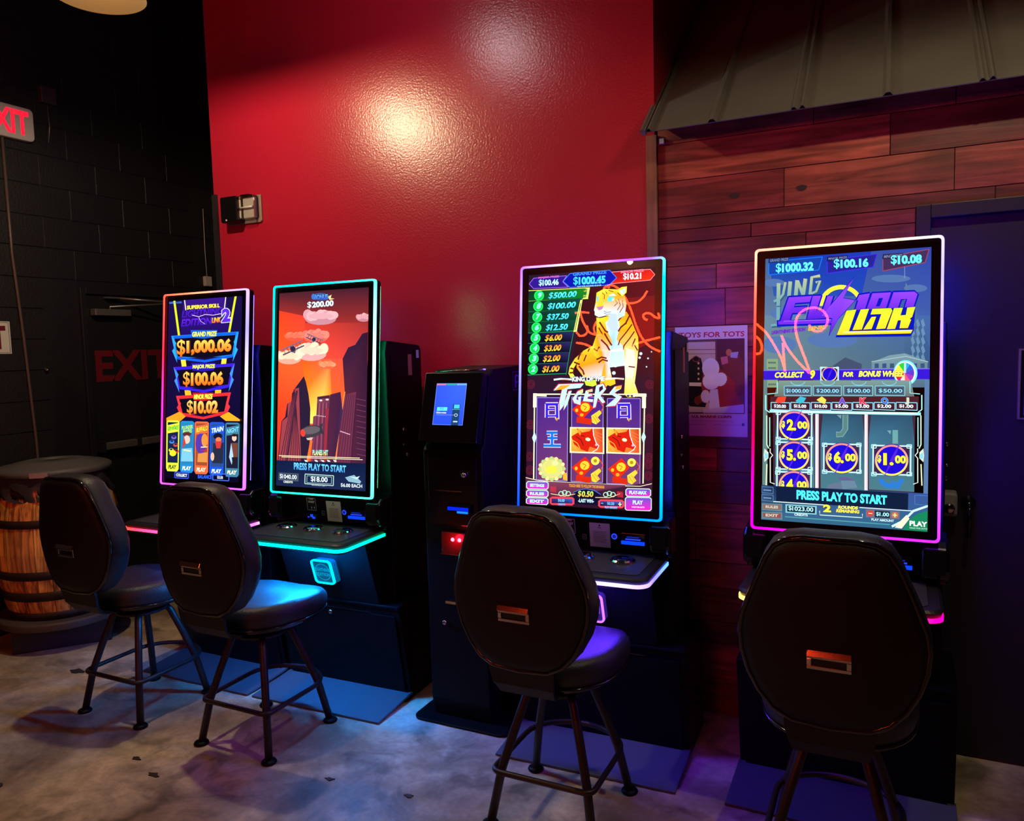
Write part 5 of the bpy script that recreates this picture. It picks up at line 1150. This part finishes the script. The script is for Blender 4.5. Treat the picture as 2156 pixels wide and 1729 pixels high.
        A.poly([B((x_-s_*44, 700)), B((x_-s_*4, 740)), B((x_-s_*4, 800)), B((x_-s_*44, 840)), B((x_-s_*52, 770))], (200, 210, 190)); A.poly([B((x_-s_*40, 740)), B((x_-s_*10, 760)), B((x_-s_*12, 810)), B((x_-s_*40, 800))], (120, 200, 220))
    coin(508, 2035, 155, 150, '2'); coin(505, 2345, 155, 150, '5'); coin(500, 2650, 155, 150, '4'); coin(992, 2368, 165, 155, '6'); coin(1500, 2388, 170, 160, '1')
    # bottom
    A.poly([B((150, 1072)), B((300, 1085)), B((1700, 1150)), B((1900, 1165)), B((1900, 1620)), B((150, 1500))], [(40, 66, 110), (20, 36, 70), (20, 36, 70), (50, 76, 140), (40, 90, 120), (50, 90, 120)])
    A.poly([B((320, 1088)), B((1670, 1158)), B((1665, 1330)), B((320, 1245))], (14, 26, 54))
    A.text('PRESS PLAY TO START', B((528, 1222)), B((1452, 1278)), 98, (70, 220, 240), (80, 240, 250), bold=.04, out=(8, 16, 44), ow=.03)
    A.line([B((290, 1245)), B((820, 1280))], 9, (200, 220, 215)); A.line([B((1170, 1305)), B((1720, 1340))], 9, (200, 220, 215))
    A.text('2', B((800, 1352)), B((880, 1356)), 78, (250, 240, 60), bold=.06, out=(30, 30, 50), ow=.04); A.text('ROUNDS', B((952, 1318)), B((1152, 1328)), 34, (245, 235, 70), bold=.05, shear=.15); A.text('REMAINING', B((932, 1354)), B((1166, 1368)), 34, (245, 215, 50), bold=.05, shear=.15)
    A.poly([B((415, 1272)), B((735, 1290)), B((733, 1380)), B((415, 1360))], (120, 180, 190)); A.poly([B((432, 1286)), B((718, 1302)), B((716, 1366)), B((432, 1348))], (10, 30, 50)); A.text('$1023.00', B((445, 1336)), B((700, 1352)), 46, (170, 225, 230), bold=.02); A.text('CREDITS', B((505, 1390)), B((642, 1398)), 26, (200, 225, 225), bold=.03)
    A.line([B((765, 1340)), B((765, 1382)), B((1200, 1410)), B((1200, 1370))], 9, (190, 215, 200))
    A.poly([B((1235, 1322)), B((1580, 1345)), B((1578, 1425)), B((1235, 1405))], (110, 96, 110)); A.poly([B((1325, 1335)), B((1482, 1345)), B((1480, 1415)), B((1325, 1405))], (14, 40, 60)); A.text('$1.00', B((1340, 1392)), B((1472, 1398)), 40, (170, 230, 235), bold=.02); A.ell(*B((1282, 1364)), 34, 30, (190, 60, 50), 12); A.ell(*B((1532, 1382)), 34, 30, (190, 110, 60), 12)
    A.line([B((1262, 1364)), B((1302, 1366))], 9, (230, 200, 180)); A.line([B((1512, 1382)), B((1552, 1384))], 9, (230, 220, 180)); A.line([B((1532, 1362)), B((1532, 1404))], 9, (230, 220, 180))
    A.text('PLAY AMOUNT', B((1292, 1440)), B((1522, 1456)), 26, (190, 220, 220), bold=.03)
    for y0, tx, c in ((1262, 'RULES', (130, 90, 80)), (1348, 'EXIT', (130, 70, 66))):
        A.poly([B((172, y0)), B((382, y0+8)), B((382, y0+84)), B((172, y0+72))], (90, 120, 130)); A.poly([B((186, y0+12)), B((368, y0+20)), B((368, y0+68)), B((186, y0+58))], c); A.text(tx, B((212, y0+50)), B((340, y0+56)), 28, (190, 190, 180), bold=.03)
    for y0 in (1092, 1172): A.frame([B((172, y0)), B((290, y0+8)), B((290, y0+72)), B((172, y0+60))], 7, (80, 110, 150)); A.line([B((190, y0+34)), B((270, y0+40))], 12, (110, 130, 170))
    A.frame([B((1735, 1178)), B((1870, 1184)), B((1870, 1284)), B((1735, 1270))], 6, (70, 110, 170))
    A.line([B((410, 1400)), B((1480, 1480))], 12, (70, 140, 150)); A.line([B((1500, 1500)), B((1620, 1440)), B((1720, 1340)), B((1880, 1290))], 24, (190, 225, 220))
    A.poly([B((1530, 1510)), B((1600, 1430)), B((1650, 1380)), B((1680, 1420)), B((1600, 1520))], (225, 225, 190))
    A.poly([B((1600, 1540))]+[B((1900-290*math.cos(math.radians(a)), 1600-260*math.sin(math.radians(a)))) for a in range(5, 95, 12)]+[B((1900, 1620))], (20, 120, 80)); A.text('PLAY', B((1680, 1492)), B((1862, 1506)), 54, (215, 240, 225), bold=.05, out=(10, 60, 50), ow=.03); A.text('HOLD FOR AUTO', B((1680, 1520)), B((1862, 1532)), 16, (150, 200, 180))
    return A

# light colours are display values 0..1 (linear)
K1 = [(0, (1, .10, .06)), (.1, (1, .33, .18)), (.186, (.55, .4, .9)), (.25, (.35, .3, 1)), (.34, (.7, .65, 1)), (.44, (.3, .2, 1)), (.5, (.55, .12, 1)), (.6, (.75, .06, .75)), (.686, (.6, .1, .8)), (.8, (.8, .04, .55)), (.9, (1, .03, .08))]
K2 = [(0, (0, .8, .75)), (.1, (0, .75, .9)), (.186, (.1, .8, .8)), (.3, (.6, 1, .8)), (.4, (.3, .95, .75)), (.5, (.1, .9, .65)), (.6, (.05, .9, .6)), (.686, (0, .8, .5)), (.85, (0, .75, .62))]
K3 = [(0, (.3, .12, 1)), (.06, (.8, .6, 1)), (.13, (.35, .08, .8)), (.175, (.3, .12, .8)), (.2, (0, .8, 1)), (.34, (0, .7, 1)), (.5, (0, .22, 1)), (.6, (0, .18, 1)), (.686, (0, .06, 1)), (.8, (.08, .12, 1)), (.93, (.4, .35, 1))]
K4 = [(0, (1, .42, .3)), (.08, (1, .62, .38)), (.15, (1, .75, .5)), (.186, (.55, .5, 1)), (.27, (.3, .22, .95)), (.37, (.5, .18, .9)), (.5, (.35, .03, 1)), (.6, (.75, .02, .8)), (.686, (.85, 0, .7)), (.78, (1, 0, .1)), (.87, (1, .01, .02)), (.95, (1, .12, .08))]
DK1 = [(.005, (1, .5, .2)), (.2, (1, .12, .02)), (.3, (.9, .02, .02)), (.6, (.8, .05, .3)), (.98, (.8, .08, .8))]
DK2 = [(.005, (0, .7, .4)), (.2, (0, .8, .55)), (.5, (0, .9, .7)), (.75, (0, .9, .8)), (.98, (0, .8, .15))]
DK3 = [(.005, (.1, .05, 1)), (.4, (.2, .1, .9)), (.65, (.35, .25, 1)), (.8, (.12, .08, 1)), (.98, (.05, .2, 1))]
DK4 = [(.005, (1, .8, .15)), (.25, (1, .6, .08)), (.35, (.9, .2, .05)), (.6, (.9, .02, .1)), (.72, (1, 0, .15)), (.98, (1, 0, .3))]

machine(-3.2865, 2.8897, .002, 'gaming machine at the far left with orange to purple light frame, beside the exit door', K1, DK1, ((.3, .02, .5), 6), ((.04, .03, 1), 40), (.1, .15, 1), 28, art1, plate='leftmost grey sloping floor plate, under the orange and purple lit machine', badge_col=(.3, .1, .9))
machine(-2.4931, 2.9008, .024, 'gaming machine with turquoise light frame and orange city skyline on its screen', K2, DK2, ((.02, .3, .6), 8), ((.02, .8, .3), 30), (.004, .26, 1), 620, art2, sticker=1, plate='blue lit sloping floor plate in front of the turquoise lit machine', badge_col=(0, .55, .95))
machine(-1.1062, 2.8978, .0276, 'gaming machine with blue light frame and a tiger on its screen', K3, DK3, ((.12, .04, 1), 240), ((.03, .04, 1), 140), (.09, .02, 1), 170, art3, sticker=1, plate='sloping floor plate in front of the tiger machine', badge_col=(.22, .06, 1))
machine(-.1528, 2.9133, -.011, 'gaming machine at the right with magenta and peach light frame, before the dark door', K4, DK4, ((.7, .01, .7), 22), ((.04, .015, 1), 230), (.12, .02, .9), 40, art4, plate='grey sloping floor plate at the right, under the magenta lit machine', badge_col=(.4, .05, .9))

# ------------------------------------------------------------------ ticket kiosk
kx, ky = -1.775, 2.955
kt = empty('ticket_kiosk', (kx, ky, 0), 'slim black ticket redemption kiosk with small blue screen between two gaming machines', 'kiosk')
MB().loft([[(a+.025, b+.16, z) for a, b in rrect(.50, .44, .05)] for z in (.001, .012)]).build('foot_plate', M['cab'], kt, bevel=.002)
kw = .145
MB().prism([(.02, .012), (-.0, .1), (-.0, 1.27), (.03, 1.30), (.10, 1.60), (.14, 1.63), (.44, 1.64), (.46, 1.62), (.46, .012)], 0, -kw, kw+.015).build('kiosk_body', M['cab'], kt, bevel=.004)
def kp(u, v, w_=0):                # slanted head plane
    a = math.atan2(.30, .085); return (u, -.008+v*math.cos(a)-w_*math.sin(a), 1.315+v*math.sin(a)+w_*math.cos(a))
def kbox(u0, u1, v0, v1, w0, w1):
    return MB().add([kp(u, v, w_) for u in (u0, u1) for w_ in (w0, w1) for v in (v0, v1)], [(0, 1, 3, 2), (4, 6, 7, 5), (0, 4, 5, 1), (2, 3, 7, 6), (0, 2, 6, 4), (1, 5, 7, 3)])
hb = kbox(-kw-.005, kw+.005, -.01, .31, -.03, .022).build('head_panel', M['cab_gloss'], kt, bevel=.003)
ks = kbox(-.085, .078, .065, .262, .0221, .024).build('screen_frame', M['bezel'], hb)
A = Art()
A.poly([(0, 0), (1, 0), (1, 1), (0, 1)], [(40, 70, 225), (40, 70, 220), (56, 96, 240), (50, 80, 235)])
A.frame([(.005, .003), (.995, .003), (.995, .997), (.005, .997)], .012, (110, 150, 245))
for a, b, c in ((0, .32, (200, 110, 140)), (.34, .65, (40, 160, 130)), (.67, 1, (110, 160, 235))): A.rect(a, .955, b, .992, c)
A.rect(.1, .34, .44, .425, (90, 220, 245)); A.text('PAY', (.2, .39), (.33, .39), -.022, (30, 60, 120), bold=.03); A.text('2 U', (.21, .355), (.32, .355), -.022, (30, 60, 120), bold=.03)
A.text('Please', (.08, .318), (.2, .318), -.012, (150, 180, 250)); A.text('SCAN CODE', (.09, .275), (.42, .275), -.03, (235, 240, 255), bold=.04)
A.rect(.62, 0, .86, .5, (26, 60, 100)); A.rect(.66, .4, .84, .49, (70, 190, 240)); A.rect(.61, .37, .86, .385, (90, 160, 150)); A.ring(.75, .24, .06, .035, .012, (210, 220, 235), 16); A.rect(.68, .07, .82, .1, (190, 205, 230)); A.line([(.1, .24), (.68, .24)], .005, (170, 190, 240))
A.build('screen_picture', M['screen'], ks, lambda u, v, l: kp(-.082+.157*u, .068+.191*v, .0242+l*.00002))
MB().tube([(-.12, -.012, 1.622), (.14, -.0, 1.63)], .004, 8).xf(lambda p: (p[0], p[1]+.10, p[2])).build('head_trim', M['chrome'], kt)
MB().box(-kw, kw, -.004, .01, 1.262, 1.268).build('front_seam', M['cab_gloss'], kt)
fd = MB().box(-.12, .135, -.006, .002, .93, 1.245).build('front_door', M['cab_gloss'], kt, bevel=.002)
MB().lathe([(.013, -.006), (.013, -.02), (.007, -.026)], (.075, 0, 1.165), 16, 1).build('front_lock', M['chrome'], fd)
MB().box(-.08, .06, -.012, -.006, 1.085, 1.089).build('drawer_lip', M['chrome'], fd)
MB().box(-.01, .105, -.03, -.006, .985, 1.03).build('card_reader', M['bezel'], fd, bevel=.004)
mb = MB().box(-.005, .1, -.034, -.03, 1.005, 1.02, col=(5, 30, 200)); mb.box(.045, .1, -.036, -.034, .994, 1.003, col=(20, 120, 255)); mb.build('card_reader_light', mat_emit('reader_glow', 1.6), fd, color=True)
sr = MB().box(-.05, .075, -.022, -.006, .80, .90).box(-.055, .075, -.026, -.022, .795, .80).build('scanner_window', mat('red_tinted_window', (.05, .004, .006), .25), kt, bevel=.002)
for a in (.01, .045): MB().lathe([(.009, -.0225), (.007, -.027), (.001, -.029)], (a, 0, .868), 14, 1).build('scanner_lamp', mat_emit('scanner_red', 14, (1, .05, .08)), sr)
light('scanner_glow', 'POINT', (.028, -.05, .868), 0.7, (1, .01, .04), .02, parent=kt)
MB().lathe([(.012, -.002), (.012, -.016), (.006, -.02)], (-.055, 0, .47), 14, 1).build('lower_lock', M['chrome'], kt)
MB().box(-.05, .03, -.006, .001, .56, .572).build('ticket_lip', M['chrome'], kt)
A = Art(); A.frame([(0, 0), (1, 0), (1, 1), (0, 1)], .08, (60, 40, 110)); A.line([(.3, .8), (.3, .15)], .14, (90, 70, 150)); A.line([(.3, .8), (.62, .75), (.62, .45), (.35, .42)], .12, (90, 70, 150))
A.build('side_logo', M['print'], kt, lambda u, v, l: (kw+.0155+l*.0001, .33+.1*u, 1.52+.09*v))

# ------------------------------------------------------------------ stools
def outline_back():
    half = [(0, 1.2), (.07, 1.2), (.115, 1.192), (.145, 1.172), (.168, 1.135), (.19, 1.08), (.215, 1.015), (.236, .955), (.243, .905), (.238, .85), (.22, .79), (.19, .735), (.15, .69), (.10, .666), (0, .66)]
    pts = half+[(-x, z) for x, z in half[-2:0:-1]]
    return pts
def stool(loc, rz, label):
    t = empty('bar_stool', loc, label, 'stool', 'black swivel stools with padded backs', rz=rz)
    O = outline_back(); cz = .93
    def bp(x, z, y):                   # curved and slightly reclined back
        return (x, y+.9*x*x*.55-(z-.7)*.06, z)
    def ring(sc, y, dz=0): return [bp(x*sc, cz+(z-cz)*sc+dz, y) for x, z in O]
    mb = MB(); mb.loft([ring(.05, -.353), ring(.5, -.352), ring(.86, -.348), ring(.955, -.342), ring(.97, -.334), ring(.96, -.326)], True, True, smooth=True)
    sh = mb.build('back_shell', M['shell'], t)
    MB().tube([bp(x*.985, cz+(z-cz)*.985, -.333) for x, z in O], .0085, 8, closed=True).build('back_piping', M['piping'], t)
    def cush(sc, y, notch=0):
        r = []
        for x, z in O:
            k = 1-notch*math.exp(-((z-1.09)/.025)**2)
            r.append(bp(x*sc*k, cz+(z-cz)*sc, y))
        return r
    mb = MB(); mb.loft([cush(.97, -.328), cush(1.0, -.318), cush(1.025, -.295), cush(1.03, -.27, .01), cush(1.02, -.25, .03), cush(.985, -.234, .04), cush(.91, -.225, .03), cush(.75, -.228), cush(.4, -.236), cush(.05, -.238)], True, True, smooth=True)
    mb.build('back_cushion', M['leather'], t)
    # chrome grip in the shell
    def gp(x, z, d): 
        q = bp(x, z, -.352-d); return q
    def gbox(x0, x1, z0, z1, d0, d1, mb, tilt=0):
        mb.add([gp(x, z, d+(tilt if z == z1 else 0)) for x in (x0, x1) for d in (d0, d1) for z in (z0, z1)], [(0, 1, 3, 2), (4, 6, 7, 5), (0, 4, 5, 1), (2, 3, 7, 6), (0, 2, 6, 4), (1, 5, 7, 3)])
    mb = MB(); gbox(-.056, .056, .838, .848, 0, .007, mb); gbox(-.056, -.044, .848, .868, 0, .007, mb); gbox(.044, .056, .848, .868, 0, .007, mb); gbox(-.056, .056, .868, .876, 0, .007, mb)
    h = mb.build('grip_frame', M['chrome'], t, bevel=.0015)
    mb = MB(); gbox(-.057, .057, .876, .894, -.002, .016, mb); mb.xf(lambda p: (p[0], p[1]+(p[2]-.876)*.5, p[2])); mb.build('grip_lip', M['chrome'], h, bevel=.002)
    mb = MB(); gbox(-.044, .044, .848, .868, -.001, .0015, mb); mb.build('grip_recess', M['bezel'], h)
    # seat
    def sring(k, z, dz=0):
        pts = []
        for i in range(40):
            a = 2*math.pi*i/40; c, s_ = math.cos(a), math.sin(a)
            e = 3.4 if s_ > 0 else 2.6
            r = (abs(c)**e+abs(s_)**e)**(-1/e)
            x, y = .23*r*c, .036+.24*r*s_
            if s_ < 0: x *= 1+.12*s_
            yy = .036+(y-.036)*k
            pts.append((x*k, yy, z+dz*(-.018*max(0, (yy-.05)/.2)**2+.008*abs(x*k)/.2)))
        return pts
    mb = MB(); mb.loft([sring(.90, .548), sring(.97, .553), sring(1.0, .575), sring(1.005, .6, .5), sring(.985, .622, 1), sring(.93, .638, 1), sring(.8, .642, 1), sring(.55, .634, 1), sring(.25, .629, 1), sring(.03, .628, 1)], True, True, smooth=True)
    st_ = mb.build('seat_cushion', M['leather'], t)
    MB().tube(sring(.985, .552), .0055, 6, closed=True).build('seat_piping', M['piping'], st_)
    MB().loft([sring(.9, .53), sring(.93, .548)]).build('seat_pan', M['cab_gloss'], t, bevel=.004)
    # bracket joining back to seat
    MB().loft([[(a*wd, y-.006, z) for a in (-1, 1)]+[(a*wd, y+.006, z-.0) for a in (1, -1)] for wd, y, z in ((.12, -.325, .72), (.12, -.318, .66), (.11, -.305, .60), (.1, -.27, .555), (.09, -.2, .536), (.09, -.1, .534))]).build('back_bracket', M['shell'], t, bevel=.004)
    MB().lathe([(.085, .528), (.085, .515), (.05, .505), (.05, .495), (.12, .49), (.12, .478)], n=28).build('swivel', M['legs'], t, bevel=.002)
    for sx in (-1, 1):
        for sy in (-1, 1):
            q = [(.075, .487), (.092, .46), (.13, .33), (.165, .2), (.197, .015)]
            lg = MB().tube([(sx*a, sy*a, z) for a, z in q], [.0165]*4+[.0165], 12).build('leg', M['legs'], t)
            MB().lathe([(.03, .0005), (.033, .006), (.029, .013), (.019, .017)], (sx*.199, sy*.199, 0), 20).build('foot_glide', M['cab'], lg)
    pts = []
    def corner(cx, cy, a0, a1, r, n=6):
        for i in range(n+1):
            a = math.radians(a0+(a1-a0)*i/n); pts.append((cx+r*math.cos(a), cy+r*math.sin(a), .205))
    w_ = .192; corner(-w_+.035, -w_+.035, 180, 270, .035); corner(w_-.035, -w_+.035, 270, 360, .035)
    for i in range(0, 17):
        a = math.pi*i/16; pts.append((w_*math.cos(a), .10+.165*math.sin(a), .205))
    MB().tube(pts, .0105, 10, closed=True).build('foot_ring', M['legs'], t)
    return t
def copy_tree(o, parent=None):
    c = o.copy(); COL.objects.link(c); c.parent = parent
    for ch in list(o.children): copy_tree(ch, c)
    return c
s0 = stool((-3.33, 2.52, 0), 0, 'black padded stool farthest left, in front of the barrel')
for loc, rz, lb in (((-2.54, 2.525, 0), 0, 'black padded stool in front of the turquoise lit machine, its seat lit blue'), ((-1.085, 2.53, 0), 0, 'black padded stool in front of the tiger machine, its seat lit violet'), ((-.139, 2.52, 0), 0, 'black padded stool at the right, hiding the deck of the magenta lit machine')):
    c = copy_tree(s0); c.location = loc; c.rotation_euler.z = rz; c['label'] = lb

# ------------------------------------------------------------------ neon script sign on the wall behind the camera
def ray_to_neon(px, py, mx, my, yaw, yw=-3.0):
    d = FW+(px-1078)/F*RT-(py-864.5)/F*UP; o = Vector((0, 0, CH))
    n = Vector((math.sin(yaw)*CT, -math.cos(yaw)*CT, ST)); p0 = Vector((mx, my, ZB))
    t = (p0-o).dot(n)/d.dot(n); h = o+t*d; r = d-2*d.dot(n)*n
    k = (yw-h.y)/r.y; q = h+k*r
    return (q.x, yw, q.z)
NEON = [[(a*.16777+1080, b*.16777+530, -1.1062, 2.8978, .0276) for a, b in s_] for s_ in (
    [(1690, 495), (1640, 570), (1570, 630), (1480, 650), (1390, 640), (1250, 600)],
    [(1215, 455), (1180, 440), (1150, 455), (1145, 495), (1170, 510)],
    [(1180, 430), (1250, 425), (1330, 470), (1400, 560), (1450, 650), (1500, 780), (1550, 930), (1620, 1080), (1720, 1190), (1850, 1255)],
    [(780, 770), (860, 762), (960, 768)],
    [(850, 740), (870, 850), (920, 950), (960, 1010), (1040, 1045), (1130, 1040)],
    [(800, 1010), (840, 1055), (900, 1050), (940, 1000), (935, 930)],
    [(1050, 880), (1020, 960), (1040, 1040)],
    [(800, 1145), (900, 1160), (1000, 1205), (1120, 1240), (1250, 1245), (1400, 1220), (1600, 1140), (1850, 1075)],
    [(1690, 860), (1650, 840), (1640, 800), (1670, 775), (1730, 780), (1790, 825), (1840, 830), (1825, 770)])]
NEON += [[(a*.2041+1570, b*.2041+480, -.1528, 2.9133, -.011) for a, b in s_] for s_ in (
    [(95, 980), (200, 1070), (290, 1200), (370, 1350), (410, 1480)],
    [(85, 1110), (140, 1150), (170, 1230), (150, 1290), (90, 1305)],
    [(370, 1110), (420, 1220), (530, 1370), (660, 1500)], [(385, 1190), (395, 1340), (405, 1480)],
    [(655, 1000), (700, 1060), (780, 1060), (835, 1000), (845, 930), (800, 860), (720, 825), (620, 840), (545, 900), (515, 990), (530, 1120), (580, 1260), (640, 1420), (665, 1500)])]
def smooth_pts(p, n=5):
    out = []
    for i in range(len(p)-1):
        p0, p1, p2, p3 = p[max(0, i-1)], p[i], p[i+1], p[min(len(p)-1, i+2)]
        for j in range(n):
            t = j/n
            out.append(tuple(.5*(2*b+(c-a)*t+(2*a-5*b+4*c-d)*t*t+(3*b-a-3*c+d)*t**3) for a, b, c, d in zip(p0, p1, p2, p3)))
    return out+[p[-1]]
ne = empty('neon_sign', (0, -3.0, 3), 'red neon script sign on the wall behind the camera', 'neon sign')
for s_ in NEON:
    MB().tube([Vector(ray_to_neon(*q))-Vector((0, -3.0, 3)) for q in smooth_pts(s_)], .0135, 8).build('neon_tube', M['neon'], ne)
MB().box(-2.2, 2.9, -.06, -.04, -.8, 1.2).build('sign_backing', M['bezel'], ne)

# scraps on the floor
M['scrap'] = mat('dark_scrap', (.03, .022, .02), .8)
for i, (x, y, s_, lb) in enumerate(((-4.02, 2.62, .05, 'dark flat scrap on the concrete behind the leftmost stool'), (-2.90, 2.12, .022, 'small dark leaf scrap between the two left stools'), (-2.72, 2.06, .026, 'small pale brown scrap left of the second stool leg'), (-3.25, 1.75, .022, 'thin dark scrap on the bare floor at the lower left'), (-1.66, 2.36, .02, 'small dark chip on the floor below the kiosk'), (-2.02, 2.33, .02, 'small dark chip on the floor in front of the blue floor plate'))):
    pts = [(s_*(1+.4*math.sin(3*k+i))*math.cos(k*.7), s_*.5*(1+.3*math.cos(2*k+i))*math.sin(k*.7)) for k in range(9)]
    tag(MB().loft([[(a, b, z) for a, b in pts] for z in (.0006, .004)]).build('floor_scrap', M['scrap']), lb, 'scrap').location = (x, y, 0)
